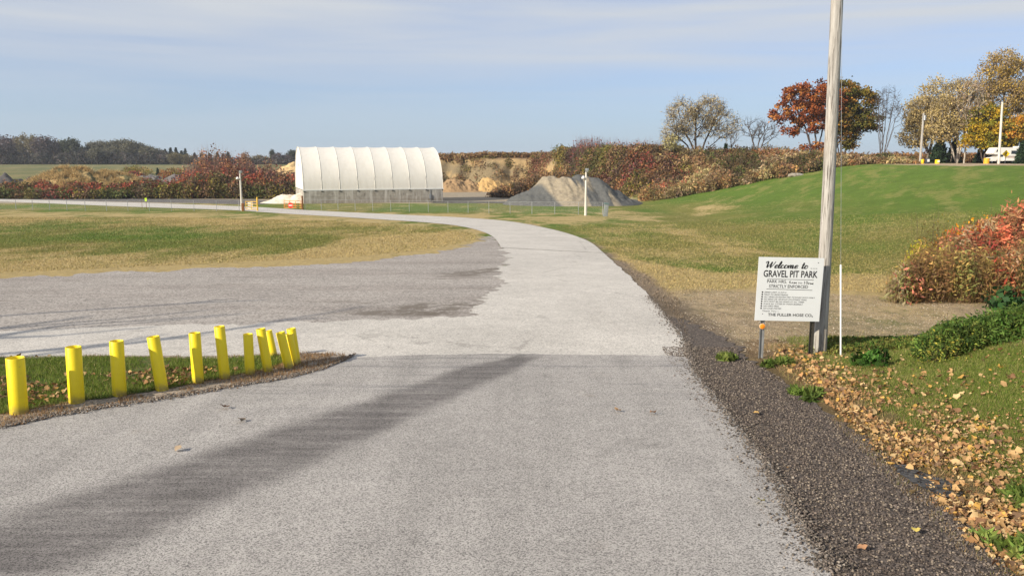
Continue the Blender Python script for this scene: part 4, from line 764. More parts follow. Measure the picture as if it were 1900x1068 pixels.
make_tree('broadleaf_tree', 1775, 302, 166, [[(0, 0), (0, 30), (-6, 60), (-4, 110)], [(0, 28), (-18, 44), (-34, 56)], [(0, 34), (14, 70), (18, 100)]], [(-30, 56, 30, 20), (-8, 84, 32, 30), (-6, 122, 26, 26), (18, 92, 24, 34), (-34, 90, 20, 24)], 400, 'pale trunked tan tree in front of the dark spruce in the cluster', TANL, 19, leaf=.22, per=32, spread=.6, barkm=M_BARKP, r_tip=.024)
make_tree('broadleaf_tree', 1764, 302, 167, [[(0, 0), (1, 28), (-8, 44), (-24, 62)]], [(-22, 66, 24, 16), (-8, 58, 18, 14)], 90, 'thin trunked tan tree just left of the pale trunked one', TANL, 20, leaf=.3, per=20, spread=.6, barkm=M_BARK)
make_tree('broadleaf_tree', 1788.5, 302.5, 163, [[(0, 0), (0, 40), (-1, 90), (2, 130)]], [(0, 108, 20, 44), (12, 80, 18, 24)], 180, 'slim straight pale tree with thin pinkish tan leaves', [(.34, .24, .16), (.30, .22, .15)], 21, leaf=.27, per=8, spread=.6, twigs=3, barkm=M_BARKP, r_tip=.014)
make_tree('broadleaf_tree', 1850, 300, 176, [[(0, 0), (0, 60), (2, 110), (0, 160)], [(1, 80), (22, 120)], [(1, 80), (-20, 120)]], [(-4, 170, 30, 24), (-26, 140, 26, 34), (18, 142, 28, 38), (0, 110, 44, 36), (32, 110, 20, 30)], 520, 'tallest tree of the cluster with a golden tan crown above the others', [(.46, .31, .06), (.40, .28, .08), (.34, .25, .10), (.28, .20, .12)], 22, leaf=.24, per=32, spread=.62, r_tip=.022, shell=.25)
make_tree('maple_tree', 1827, 297, 162, [[(0, 0), (0, 26), (4, 50), (2, 80)], [(0, 24), (-20, 42)], [(0, 24), (22, 44)]], [(-26, 36, 22, 12), (-12, 58, 28, 20), (14, 50, 34, 22), (0, 82, 30, 14), (34, 30, 22, 12), (6, 28, 30, 10)], 330, 'low spreading maple with yellow green leaves left of the white pole', [(.42, .30, .025), (.24, .22, .025), (.50, .32, .03), (.16, .16, .03)], 23, leaf=.34, per=40, spread=.48, barkm=M_BARKD)
make_tree('maple_tree', 1893, 297, 160, [[(0, 0), (0, 26), (-2, 60)]], [(-12, 56, 24, 20), (14, 60, 26, 24), (-18, 42, 16, 10), (22, 40, 20, 18)], 230, 'orange maple behind the motorhome at the right edge', [(.50, .22, .03), (.42, .24, .04), (.24, .20, .035)], 24, leaf=.34, per=38, spread=.5, barkm=M_BARKD)
make_tree('broadleaf_tree', 1930, 298, 172, [[(0, 0), (0, 60), (-6, 110), (-16, 140)]], [(-24, 120, 22, 34), (-8, 90, 34, 36)], 200, 'mostly bare tan tree beyond the orange maple at the frame edge', TANL, 25, leaf=.28, per=6, spread=.6, twigs=3, r_tip=.018)
def conifer(px_, py_, Y, w, h, lab, seed, col=((.022, .04, .02), (.03, .055, .025)), group=None, fat=1.0, name='conifer', dens=1.0):
    rg = np.random.default_rng(seed); b = at(px_, py_, Y); m = Y/F*1.02; H = h*m; Rr = w*m/2; gzv = g(b.x, Y); root = empty(name, (b.x, Y, gzv), lab, 'conifer', group); dz = b.z-gzv
    MB().tube([(0, 0, -.2), (0, 0, dz+H*.95)], [Rr*.09+.05, .03], 7).build('trunk', M_BARKD, root, True)
    nb = int(150*dens); zz = (rg.uniform(0, 1, nb))**1.2; an = rg.uniform(0, 2*math.pi, nb); L = Rr*(1-zz**1.25*.97)*rg.uniform(.65, 1.12, nb); k = 26; tt_ = rg.uniform(.12, 1, (nb, k))
    P = np.stack([np.cos(an)[:, None]*L[:, None]*tt_, np.sin(an)[:, None]*L[:, None]*tt_, dz*.3+(zz[:, None]*.97+.03)*H-L[:, None]*tt_*.22], -1).reshape(-1, 3)+rg.normal(size=(nb*k, 3))*(.035*Rr+.06)
    C = pal(col, rg.integers(0, len(col), nb)).repeat(k, 0)*rg.uniform(.6, 1.5, nb*k)[:, None]
    V, Fq, C = leaves(P, max(.12, .085*Rr+.08), C, rg, 2.6); np_mesh('crown', V, Fq, M_LEAF, root, C); return root
conifer(1741, 303, 168, 40, 46, 'big dark spruce behind the low yellow barrel', 31, fat=1.2, dens=2); conifer(1768, 303, 170, 30, 42, 'second dark spruce right behind the pale trunked tree', 32, dens=1.5)
conifer(1818, 297, 167, 26, 24, 'low dark evergreen left of the motorhome bunk', 33); conifer(1852, 300, 169, 54, 62, 'wide dark evergreen standing behind the motorhome', 34, dens=2.5); conifer(1895, 297, 151.0, 26, 36, 'dark green evergreen at the right edge in front of the motorhome', 35, dens=1.5)
conifer(1346, 290, 164, 14, 28, 'small dark spruce right of the willow', 36); conifer(293, 325, 260, 7, 12, 'tiny lone dark spruce in the far field at left', 37)
# ---- thickets: growth nobody could count
def thicket(name, lab, C0, rad, hgt, cols, seed, per, leaf, aspect=1.5, stems=6, cw=None, ci=None, jit=.3, stemcol=(.14, .10, .07), mat=None, kind='stuff', cat=None, group=None, fuzz=.12, upl=0):
    rg = np.random.default_rng(seed); C0 = np.asarray(C0, float); n = len(C0); rad = np.broadcast_to(rad, n)*rg.uniform(.75, 1.3, n); hgt = np.broadcast_to(hgt, n)*rg.uniform(.68, 1.15, n)*(.72+.56*fbm(C0[:, 0]*.22, C0[:, 1]*.22, seed, 3))
    if ci is None: ci = rg.choice(len(cols), n, p=cw)
    cc = pal(cols, ci)*rg.uniform(.5, 1.35, n)[:, None]; k = np.maximum(3, rg.poisson(per, n)); ix = np.repeat(np.arange(n), k); N = len(ix)
    rr_ = rg.uniform(0, 1, N)**.5; an = rg.uniform(0, 2*math.pi, N); zz = rg.uniform(.04, 1, N)**.65*(1-.55*rr_**2.5); rr_ = rr_*(1-.15*zz)
    P = np.stack([C0[ix, 0]+np.cos(an)*rr_*rad[ix], C0[ix, 1]+np.sin(an)*rr_*rad[ix], np.zeros(N)], 1); gzz = gz(P[:, 0], P[:, 1]); P[:, 2] = gzz*.6+C0[ix, 2]*.4+zz*hgt[ix]; P += rg.normal(size=P.shape)*fuzz
    P[:, 2] = np.maximum(P[:, 2], gzz+.02)
    C = cc[ix]*rg.uniform(1-jit, 1+jit, N)[:, None]*(1+rg.uniform(-.12, .12, (N, 3)))
    V, Fq, Cv = leaves(P, leaf, C, rg, aspect, up=upl)
    if stems:
        m = n*stems; j = np.repeat(np.arange(n), stems); an = rg.uniform(0, 2*math.pi, m); q = rg.uniform(0, .8, m); bx = C0[j, 0]+np.cos(an)*q*rad[j]; by = C0[j, 1]+np.sin(an)*q*rad[j]; bz = gz(bx, by)-.05
        A = np.stack([bx, by, bz], 1); tpz = hgt[j]*rg.uniform(.6, 1.12, m); Bp = A+np.stack([np.cos(an)*q*.25*rad[j]+rg.normal(size=m)*.08*hgt[j], np.sin(an)*q*.25*rad[j]+rg.normal(size=m)*.08*hgt[j], tpz], 1)
        w = leaf*.10; V2, F2 = tubes(A, Bp, np.full(m, w), np.full(m, w*.35), 3); F2 = F2+len(V); C2 = np.repeat(np.tile(np.array(stemcol), (m, 1))*rg.uniform(.6, 1.8, m)[:, None], 6, 0)
        V = np.vstack([V, V2]); Fq = np.vstack([Fq, F2]); Cv = np.vstack([Cv, C2])
    o = np_mesh(name, V, Fq, mat or M_LEAF, None, Cv); return tag(o, lab, cat or name.replace('_', ' '), group, kind)
def scatter(rg, n, fn):  # fn(u,v)->(x,y); adds ground height
    u, v = rg.uniform(0, 1, n), rg.uniform(0, 1, n); x, y = fn(u, v); return np.stack([x, y, gz(x, y)], 1)
def xray(pxx): d = ray(0, 340); return (np.asarray(pxx)-950)/F/d[1]
rg = np.random.default_rng(77)
RED = (.38, .10, .06); DRED = (.24, .07, .05); OLV = (.17, .14, .05); BRN = (.24, .15, .08); DBRN = (.12, .085, .055); GRN = (.10, .11, .035); ORG = (.40, .20, .08); PNK = (.34, .15, .10); YOL = (.24, .20, .045); STRW = (.42, .32, .15); GRY = (.16, .13, .11); PURP = (.15, .08, .075)
# left hedge along the far road
n = 430; u = rg.uniform(0, 1, n); pxs = -60+u*612; Yc = rg.uniform(167, 176, n); X = xray(pxs)*Yc; topy = np.interp(pxs, [-60, 60, 120, 200, 260, 300, 360, 420, 480, 550], [340, 342, 345, 343, 338, 333, 322, 318, 326, 334]); hh = (372-topy)*Yc/F*np.interp(Yc, [167, 176], [.62, 1.0])
C0 = np.stack([X, Yc, gz(X, Yc)], 1); HEDGE = [RED, DRED, OLV, BRN, DBRN, GRN, ORG, YOL]; f = fbm(pxs*.03, Yc*.35, 55, 3); ci = np.where(Yc < 170, rg.choice([2, 3, 5, 4, 7, 1], n, p=[.3, .2, .22, .13, .1, .05]), np.where(f > np.interp(pxs, [0, 60, 120, 280, 330], [.5, .5, .6, .56, .46]), rg.choice([0, 0, 6, 1, 3], n), rg.choice([2, 3, 4, 5, 1, 0], n)))
thicket('shrub_thicket', 'long mixed red and olive shrub thicket behind the far road at left', C0, 1.9, hh, HEDGE, 41, 190, .34, ci=ci, jit=.4, stems=8, fuzz=.25)
# tall pinkish brown twiggy thicket behind it
n = 110; pxs = rg.uniform(335, 520, n); Yc = rg.uniform(180, 192, n); X = xray(pxs)*Yc; topy = np.interp(pxs, [335, 370, 400, 440, 480, 520], [330, 303, 290, 296, 305, 318]); hh = (372-topy)*Yc/F*np.interp(Yc, [180, 192], [.8, 1])
thicket('shrub_thicket', 'tall rounded pinkish brown thicket rising behind the red hedge', np.stack([X, Yc, gz(X, Yc)], 1), 2.4, hh, [PNK, PURP, BRN, ORG, GRY], 42, 230, .32, cw=[.4, .2, .2, .08, .12], stems=14, fuzz=.3, stemcol=(.2, .13, .11))
# dark tangle left of the shed
n = 110; pxs = rg.uniform(455, 556, n); Yc = rg.uniform(172, 186, n); X = xray(pxs)*Yc; hh = (370-np.interp(pxs, [455, 500, 556], [330, 322, 318]))*Yc/F*np.interp(Yc, [172, 186], [.55, .85])
thicket('shrub_thicket', 'dark bramble tangle just left of the shed', np.stack([X, Yc, gz(X, Yc)], 1), 1.9, hh, [DBRN, PURP, OLV, DRED, BRN], 43, 190, .34, stems=8, fuzz=.25)
# left far patches
for (a, b, y0, y1, hh_, cols_, lab, sd) in [(-60, 58, 222, 230, 1.6, [RED, PNK, BRN], 'low red shrubs on the far left beyond the rubble berm', 1), (165, 195, 215, 225, 2.4, [ORG, PNK, BRN], 'orange red shrubs behind the straw mound', 2), (225, 270, 240, 250, 2.2, [DRED, DBRN, RED], 'dark red shrub patch in the far field', 3), (235, 275, 262, 280, 2.6, [YOL, STRW], 'pale yellow bushes in the far field', 4), (300, 350, 250, 262, 2.6, [YOL, ORG, STRW], 'yellow orange bushes left of the tall thicket', 5)]:
    n = 26; pxs = rg.uniform(a, b, n); Yc = rg.uniform(y0, y1, n); X = xray(pxs)*Yc; thicket('shrub_patch', lab, np.stack([X, Yc, gz(X, Yc)], 1), 1.8, hh_, cols_, 440+sd, 70, .38, stems=4, fuzz=.2)
# foot of the central bank, left of the gravel pile
n = 130; v = rg.uniform(0, 1, n); pxs = 915+v*140; Yc = 176+rg.uniform(-1, 1, n)*6+v*6; X = xray(pxs)*Yc; hh = np.interp(pxs, [905, 940, 1000, 1055], [.9, 2.6, 4.8, 6.5])
thicket('shrub_thicket', 'brown weedy thicket left of the gravel pile', np.stack([X, Yc, gz(X, Yc)], 1), 1.6, hh, [BRN, DBRN, (.3, .18, .08), OLV, ORG], 45, 150, .3, cw=[.35, .2, .25, .12, .08], stems=8, fuzz=.2)
# the thicket on the bank above the gravel pile
n = 620; v = rg.uniform(0, 1, n); pxs = 1035+rg.uniform(0, 1, n)*230; Y0 = np.interp(pxs, [1035, 1090, 1180, 1265], [198, 182, 162, 152]); Yc = Y0+v*34; X = xray(pxs)*Yc
f = fbm(pxs*.02, v*3, 91, 3); ci = np.where(f > .52, rg.choice([2, 5, 7, 3], n), rg.choice([3, 4, 3, 1, 6, 8, 2, 4, 3, 8], n)); 
thicket('shrub_thicket', 'tall dense autumn thicket covering the bank above the gravel pile', np.stack([X, Yc, gz(X, Yc)], 1), 2.2, np.interp(v, [0, 1], [3.2, 3.0]), [RED, DRED, OLV, BRN, DBRN, GRN, ORG, YOL, PURP], 46, 200, .32, ci=ci, stems=10, fuzz=.3)
n = 90; pxs = rg.uniform(1060, 1250, n); Yc = rg.uniform(200, 210, n); X = xray(pxs)*Yc; thicket('bare_brush', 'thin pinkish bare brush along the skyline above the autumn thicket', np.stack([X, Yc, gz(X, Yc)], 1), 1.6, 5.0, [PNK, PURP, RED], 47, 26, .28, stems=26, fuzz=.3, stemcol=(.2, .13, .12))
# weeds on the scrub bank behind the lawn crest
n = 1900; pxs = rg.uniform(1195, 1690, n); v = rg.uniform(0, 1, n)**.9; Y0 = np.interp(pxs, [1195, 1240, 1700], [149, 143.5, 144]); Yc = Y0+v*26; X = xray(pxs)*Yc; hh = np.interp(pxs, [1195, 1300, 1500, 1600, 1690], [2.5, 2.8, 2.4, 1.4, .9])*rg.uniform(.5, 1.15, n)
WEED = [(.28, .19, .09), (.19, .125, .06), (.20, .16, .06), STRW, (.30, .17, .10), GRN, (.34, .19, .08), (.33, .25, .15), (.09, .07, .04)]; f = fbm(pxs*.018, v*2.5, 93, 4); ci = np.where(f > .60, rg.choice([3, 7, 3], n), np.where(f < .40, rg.choice([8, 5, 1], n), rg.choice([0, 1, 2, 4, 6, 0, 7], n)))
thicket('weeds', 'tall brown and tan weeds covering the bank behind the lawn', np.stack([X, Yc, gz(X, Yc)], 1), 1.25, hh, WEED, 48, 85, .22, aspect=2.6, ci=ci, stems=9, fuzz=.12, jit=.4, stemcol=(.3, .22, .13))
n = 30; pxs = rg.uniform(1215, 1290, n); Yc = rg.uniform(148, 153, n); X = xray(pxs)*Yc; thicket('shrub_patch', 'salmon red sumac patch low on the scrub bank', np.stack([X, Yc, gz(X, Yc)], 1), 1.1, 2.4, [(.5, .15, .08), PNK, RED], 49, 110, .26, stems=4, fuzz=.15)
n = 26; pxs = rg.uniform(1285, 1325, n); Yc = rg.uniform(152, 157, n); X = xray(pxs)*Yc; thicket('tall_grass', 'pale straw coloured grass patch in the middle of the scrub bank', np.stack([X, Yc, gz(X, Yc)], 1), 1.2, 2.0, [(.5, .42, .2)], 50, 120, .22, aspect=4, stems=20, fuzz=.1, stemcol=(.5, .4, .2), upl=.8)
n = 70; pxs = rg.uniform(1300, 1385, n); Yc = rg.uniform(160, 166, n); X = xray(pxs)*Yc; thicket('shrub_thicket', 'dark shrubs round the foot of the willow', np.stack([X, Yc, gz(X, Yc)], 1), 1.5, 2.2, [DBRN, DRED, (.10, .08, .05)], 51, 120, .28, stems=8, fuzz=.2)
n = 34; pxs = rg.uniform(1385, 1475, n); Yc = rg.uniform(159, 164, n); X = xray(pxs)*Yc; thicket('shrub_patch', 'orange shrubs on the bank between willow and oak', np.stack([X, Yc, gz(X, Yc)], 1), 1.4, 2.6, [ORG, PNK, (.3, .14, .05)], 52, 110, .28, stems=6, fuzz=.2)
n = 14; pxs = rg.uniform(1628, 1655, n); Yc = rg.uniform(150, 153, n); X = xray(pxs)*Yc; thicket('bush', 'olive green bush at the foot of the tall bare tree', np.stack([X, Yc, gz(X, Yc)], 1), .9, 1.8, [(.12, .13, .05)], 53, 130, .24, stems=4, kind=None)
# crop strips along the skyline
def crop(a, b, y0, y1, n, h, cols_, lab, sd):
    pxs = rg.uniform(a, b, n); Yc = rg.uniform(y0, y1, n); X = xray(pxs)*Yc; thicket('crop_field', lab, np.stack([X, Yc, gz(X, Yc)], 1), 1.3, h, cols_, sd, 50, .34, aspect=2.6, stems=6, fuzz=.15, stemcol=(.3, .2, .1))
crop(1270, 2000, 196, 204, 900, 2.3, [(.24, .13, .06), (.30, .17, .07), (.18, .10, .05)], 'brown withered crop field along the skyline behind the hill trees', 54)
crop(780, 1080, 237, 244, 420, 1.5, [(.26, .16, .08), (.32, .22, .11), (.20, .12, .06)], 'rusty brown weed fringe on top of the pit cliff', 55)
n = 110; pxs = rg.uniform(800, 1060, n); Yc = rg.uniform(222, 236, n); X = xray(pxs)*Yc; thicket('weeds', 'patchy brown weeds on the sandy pit cliff', np.stack([X, Yc, gz(X, Yc)], 1), 1.5, .9, [BRN, (.24, .17, .08), OLV, (.3, .2, .1)], 56, 40, .3, aspect=2, stems=4, fuzz=.15)
n = 90; pxs = rg.uniform(985, 1060, n); Yc = rg.uniform(226, 238, n); X = xray(pxs)*Yc; thicket('weeds', 'pinkish brown weeds at the right end of the pit cliff', np.stack([X, Yc, gz(X, Yc)], 1), 1.6, 1.6, [BRN, PNK, (.3, .2, .1), (.25, .15, .07)], 57, 60, .3, aspect=2, stems=6, fuzz=.15)
# ---- far wood on the left: separate trees, copied from a few kinds
def far_kind(seed, cols, W_, H_, npts, per, leafs, barkm, lab0, shape):
    rg_ = np.random.default_rng(seed); stems = [[(0, 0, 0), (.2, 0, H_*.35), (-.2, .1, H_*.8)]]; en = [(0, 0, H_*.62, W_/2, W_/2, H_*.37, 3), (rg_.uniform(-1, 1), 0, H_*.32, W_/2.2, W_/2.2, H_*.25, 1.5)] if shape else [(0, 0, H_*.72, W_/2, W_/2, H_*.26, 2), (W_*.2, 0, H_*.55, W_/3, W_/3, H_*.2, 1)]
    PA, par, rad, ii, tips = skeleton(rg_, stems, en, npts, step=1.6, r_tip=.05, expo=.42); root = empty('broadleaf_tree', (0, 0, 0), lab0, 'tree')
    V, Fq = tubes(PA[par[ii]], PA[ii], np.minimum(rad[par[ii]], rad[ii]*1.6), rad[ii], 4); np_mesh('trunk', V, Fq, barkm, root)
    k = rg_.poisson(per, len(tips)).clip(2); P = np.repeat(PA[tips], k, 0); cc = pal(cols, rg_.integers(0, len(cols), len(tips)))*rg_.uniform(.75, 1.25, len(tips))[:, None]; C = np.repeat(cc, k, 0)*rg_.uniform(.7, 1.3, len(P))[:, None]; P = P+rg_.normal(size=P.shape)*1.0
    np_mesh('crown', *(lambda V, Fq, C: (V, Fq, M_LEAF, root, C))(*leaves(P, leafs, C, rg_, 1.4))); return root
KP = far_kind(201, [(.10, .08, .085), (.13, .10, .10)], 11, 17, 150, 14, .75, M_BARKD, 'p', 1); KT = far_kind(202, [(.19, .16, .08), (.15, .13, .08)], 12, 17, 150, 16, .8, M_BARKD, 't', 1)
KG = far_kind(203, [(.06, .075, .045), (.085, .09, .05)], 11, 16, 150, 22, .8, M_BARKD, 'g', 1); KU = far_kind(204, [(.13, .125, .085), (.16, .15, .10)], 11, 16, 130, 15, .75, M_BARKP, 'u', 0); KO = far_kind(205, [(.30, .16, .07), (.22, .13, .07)], 8, 9, 90, 16, .6, M_BARKD, 'o', 1)
KPN = KG
used = set(); GRP = 'trees of the far wood at left'
def far_tree(K, pxx, topy, w_px, Yd, lab, grp=GRP):
    if K not in used: r0 = K; used.add(K)
    else:
        r0 = K.copy(); COL.objects.link(r0)
        for ch in K.children: c_ = ch.copy(); COL.objects.link(c_); c_.parent = r0
    H0 = {KP: 17, KT: 17, KG: 16, KU: 16, KO: 9}[K]; W0 = {KP: 11, KT: 12, KG: 11, KU: 11, KO: 8}[K]
    X = float(xray(pxx)*Yd); Z = g(X, Yd); H = at(pxx, topy, Yd).z-Z; s = H/H0; r0.location = (X, Yd, Z); sx_ = w_px*Yd/F/W0; r0.scale = (sx_, sx_, s); r0.rotation_euler = (0, 0, rnd.uniform(0, 6.28)); r0['label'] = lab
    if grp: r0['group'] = grp
    elif 'group' in r0: del r0['group']
LP_ = 'greyish purple bare looking tree in the far wood at left'; LT_ = 'olive tan tree in the taller left part of the far wood'; LG_ = 'dark green round tree in the far wood at left'; LU_ = 'slender grey green tree in the lower right part of the far wood'
for K, pxx, ty, w, lab in [(KP, -30, 254, 40, LP_), (KP, -4, 253, 38, LP_), (KP, 12, 254, 34, LP_), (KP, 36, 256, 30, LP_), (KT, 52, 250, 32, LT_), (KT, 70, 253, 32, LT_), (KP, 86, 254, 34, LP_), (KP, 100, 257, 28, LP_), (KT, 112, 263, 26, LT_), (KG, 124, 261, 28, LG_), (KG, 140, 258, 32, LG_), (KP, 24, 266, 30, LP_), (KP, 78, 268, 34, LP_), (KG, 152, 276, 22, LG_),
                       (KU, 165, 274, 26, LU_), (KU, 178, 264, 28, LU_), (KU, 192, 262, 26, LU_), (KU, 206, 264, 26, LU_), (KU, 220, 261, 28, LU_), (KU, 236, 259, 28, LU_), (KU, 250, 262, 28, LU_), (KU, 264, 266, 28, LU_), (KU, 278, 271, 26, LU_), (KU, 292, 275, 26, LU_), (KU, 184, 274, 26, LU_), (KU, 212, 274, 26, LU_), (KU, 242, 274, 26, LU_), (KU, 304, 279, 26, LU_)]:
    far_tree(K, pxx, ty, w, rnd.uniform(505, 560), lab)
far_tree(KT, 328, 283, 24, 500, 'pale tan low tree before the far conifers'); far_tree(KT, 350, 286, 22, 500, 'second pale tan low tree before the far conifers')
far_tree(KO, 458, 285, 16, 330, 'small orange tree on the skyline above the pinkish thicket', None); far_tree(KT, 484, 288, 30, 520, 'pale tan tree on the skyline left of the shed', None); far_tree(KG, 508, 278, 10, 540, 'slim dark tree on the skyline left of the shed', None)
far_tree(KP, 520, 284, 24, 520, 'dark round tree on the skyline left of the shed', None); far_tree(KP, 534, 288, 20, 520, 'low dark tree close to the shed on the skyline', None); far_tree(KG, 545, 279, 22, 530, 'dark green tree on the skyline touching the shed roof', None)
def fconifer(pxx, ty, w, sd, lab='dark distant conifer at the right end of the far wood'): conifer(pxx, 303, 560, w*1.6, 303-ty, lab, sd, group='conifers at the right end of the far wood', col=((.03, .045, .04), (.04, .055, .045)), dens=.6)
for i, (a, b, w) in enumerate([(308, 278, 13), (318, 276, 15), (328, 276, 13), (338, 280, 13), (345, 277, 12), (362, 285, 13), (376, 284, 14), (390, 286, 13), (404, 284, 13), (415, 286, 12), (424, 283, 12)]): fconifer(a, b, w, 300+i)
n = 520; pxs = rg.uniform(-60, 600, n); Yc = rg.uniform(505, 540, n); X = xray(pxs)*Yc; thicket('undergrowth', 'dark undergrowth filling the foot of the far wood', np.stack([X, Yc, gz(X, Yc)], 1), 4.5, np.interp(pxs, [-60, 150, 300, 360, 600], [9, 8, 7, 3.5, 3]), [(.075, .07, .065), (.10, .085, .075), (.06, .06, .055)], 58, 70, 1.0, stems=3, fuzz=.6)
# ================================================================== near growth
# sumac and weeds right of the lawn foot
def near_px(pxs, Yc): return (pxs-950)/F/ (cP+ (534-480)/F*sP)*Yc
rg = np.random.default_rng(88)
def clump_px(name, lab, spec, cols_, n, per, leaf, sd, Yr_, aspect=1.5, stems=6, kind='stuff', cw=None, rad=.5, hfrac=(.75, 1.05), **kw):
    """spec: list of (px, top py) outlines; base on the ground"""
    pxs = rg.uniform(spec[0][0], spec[-1][0], n); Yc = rg.uniform(*Yr_, n); X = near_px(pxs, Yc); Z = gz(X, Yc); ty = np.interp(pxs, [s[0] for s in spec], [s[1] for s in spec]); topz = CZ+(298-ty)/F*Yc*1.0-.0; hh = np.clip((topz-Z)*rg.uniform(*hfrac, n), .15, 9)
    return thicket(name, lab, np.stack([X, Yc, Z], 1), rad, hh, cols_, sd, per, leaf, aspect=aspect, stems=stems, kind=kind, cw=cw, **kw)
SUM = [(.50, .15, .08), (.40, .11, .06), (.48, .24, .12), (.32, .15, .08), (.56, .42, .24)]
clump_px('sumac_thicket', 'pinkish red sumac thicket climbing to the right edge above the weeds', [(1745, 452), (1800, 425), (1840, 408), (1880, 388), (1940, 372), (2010, 360)], SUM, 150, 280, .105, 61, (23.2, 26.2), aspect=3.2, stems=5, cw=[.3, .2, .28, .14, .08], rad=.55, droop=0) if False else \
clump_px('sumac_thicket', 'pinkish red sumac thicket climbing to the right edge above the weeds', [(1745, 452), (1800, 425), (1840, 408), (1880, 388), (1940, 372), (2010, 360)], SUM, 190, 420, .058, 61, (23.2, 26.6), aspect=4.2, stems=9, cw=[.28, .18, .30, .16, .08], rad=.5, fuzz=.06)
clump_px('goldenrod_weeds', 'brown and ochre goldenrod weeds in front of the red sumac', [(1672, 500), (1700, 468), (1740, 455), (1800, 462), (1860, 470), (1920, 450), (2010, 440)], [(.40, .25, .09), (.30, .22, .07), (.46, .32, .11), (.26, .16, .08), (.20, .20, .06), (.38, .20, .09)], 340, 230, .034, 62, (21.2, 24.2), aspect=4, stems=40, rad=.34, fuzz=.05, stemcol=(.26, .17, .09))
clump_px('sumac_bush', 'deep crimson sumac sprig left of the orange bush', [(1738, 462), (1770, 448), (1790, 445)], [(.50, .08, .07), (.42, .07, .07)], 12, 200, .055, 63, (22.6, 23.4), aspect=3.2, stems=4, kind=None, rad=.32, fuzz=.05)
clump_px('sumac_bush', 'crimson sumac standing in the middle of the brown weeds', [(1800, 435), (1830, 425), (1850, 440)], [(.52, .10, .08), (.44, .09, .07)], 12, 200, .055, 64, (22.6, 23.4), aspect=3.2, stems=4, kind=None, rad=.32, fuzz=.05)
clump_px('orange_bush', 'bright orange yellow bush behind the crimson sumac', [(1735, 432), (1760, 398), (1790, 396), (1820, 388), (1836, 415)], [(.62, .28, .02), (.58, .36, .03), (.50, .20, .03)], 40, 260, .06, 65, (25.2, 26.4), aspect=1.7, stems=6, kind=None, rad=.42, fuzz=.08)
clump_px('yellow_bush', 'small bright yellow green bush at the left tip of the sumac thicket', [(1688, 440), (1700, 428), (1722, 432), (1728, 445)], [(.58, .52, .03), (.45, .42, .03)], 13, 230, .05, 66, (23.4, 24.2), aspect=1.6, stems=6, kind=None, rad=.28, fuzz=.07)
clump_px('sparse_bush', 'thin airy olive sapling rising above the yellow bush', [(1700, 410), (1725, 385), (1745, 395)], [(.28, .27, .06), (.22, .2, .06)], 10, 60, .06, 67, (24.6, 25.4), stems=14, kind=None, rad=.5, fuzz=.12)
clump_px('pale_grass_tuft', 'pale straw tufts at the left foot of the brown weeds', [(1660, 500), (1690, 480), (1700, 490)], [(.52, .42, .24)], 12, 60, .05, 68, (21.2, 22.2), aspect=5, stems=30, rad=.25, fuzz=.04, stemcol=(.5, .4, .24), kind=None)
clump_px('sumac_sprig', 'salmon sumac sprig low in the left end of the weeds', [(1682, 494), (1700, 488)], [(.52, .2, .13)], 2, 60, .05, 69, (21.0, 21.5), aspect=3, stems=4, kind=None, rad=.2)
clump_px('sumac_thicket', 'salmon and cream tipped sumac low at the right frame edge', [(1840, 470), (1880, 455), (1990, 430)], [(.58, .16, .08), (.55, .40, .24), (.5, .10, .06)], 40, 200, .055, 70, (21.4, 22.4), aspect=4, stems=5, rad=.3)
clump_px('leafy_plant', 'broad green leaves at the foot of the weeds by the right edge', [(1862, 540), (1895, 528)], [(.05, .12, .03), (.04, .09, .03)], 3, 80, .13, 71, (19.9, 20.05), aspect=1.2, stems=2, kind=None, rad=.42)
# green mixed growth on top of the near bank
clump_px('green_weeds', 'dense green weeds along the top of the near grass bank', [(1735, 625), (1760, 607), (1800, 596), (1850, 588), (1900, 575), (1990, 560)], [(.085, .15, .03), (.12, .18, .035), (.15, .17, .04), (.06, .11, .025)], 560, 300, .026, 72, (12.4, 14.8), aspect=3.4, stems=18, cw=[.35, .3, .15, .2], rad=.22, hfrac=(.6, 1.15), fuzz=.025, stemcol=(.1, .12, .03))
clump_px('vine_leaves', 'dark round vine leaves sprawling over the green weeds', [(1770, 600), (1800, 590), (1830, 585), (1850, 580)], [(.03, .08, .025), (.05, .11, .03)], 16, 40, .075, 73, (12.8, 13.4), aspect=1.1, stems=2, rad=.22, kind=None, hfrac=(.9, 1.08), fuzz=.03)
clump_px('yellow_weeds', 'yellow flowering weeds at the left foot of the green weeds', [(1735, 640), (1770, 626), (1800, 628)], [(.34, .31, .05), (.13, .18, .04), (.18, .2, .04)], 26, 60, .022, 74, (12.2, 12.8), aspect=2, stems=8, rad=.16)
clump_px('green_weeds', 'low green weeds at the foot of the utility pole and white post', [(1520, 655), (1560, 645), (1640, 640), (1750, 632)], [(.09, .15, .03), (.13, .16, .035), (.20, .19, .05)], 170, 90, .028, 75, (14.2, 15.6), aspect=2, stems=5, rad=.2, hfrac=(.35, .8), fuzz=.02)
def sprig(px_, py_, n, r, h, leaf, lab, sd, cols_=((.06, .14, .025), (.09, .17, .03)), name='leafy_plant', aspect=1.2, stems=4, per=45):
    X, Y = gp(px_, py_); rg2 = np.random.default_rng(sd); c_ = np.stack([X+rg2.normal(size=n)*r, Y+rg2.normal(size=n)*r*.8], 1); c_ = np.column_stack([c_, gz(c_[:, 0], c_[:, 1])]); return thicket(name, lab, c_, r*.6, h, cols_, sd, per, leaf, aspect=aspect, stems=stems, kind=None, fuzz=.01)
sprig(1608, 680, 9, .14, .24, .085, 'broad leaved dark green plant right of the white post', 81)
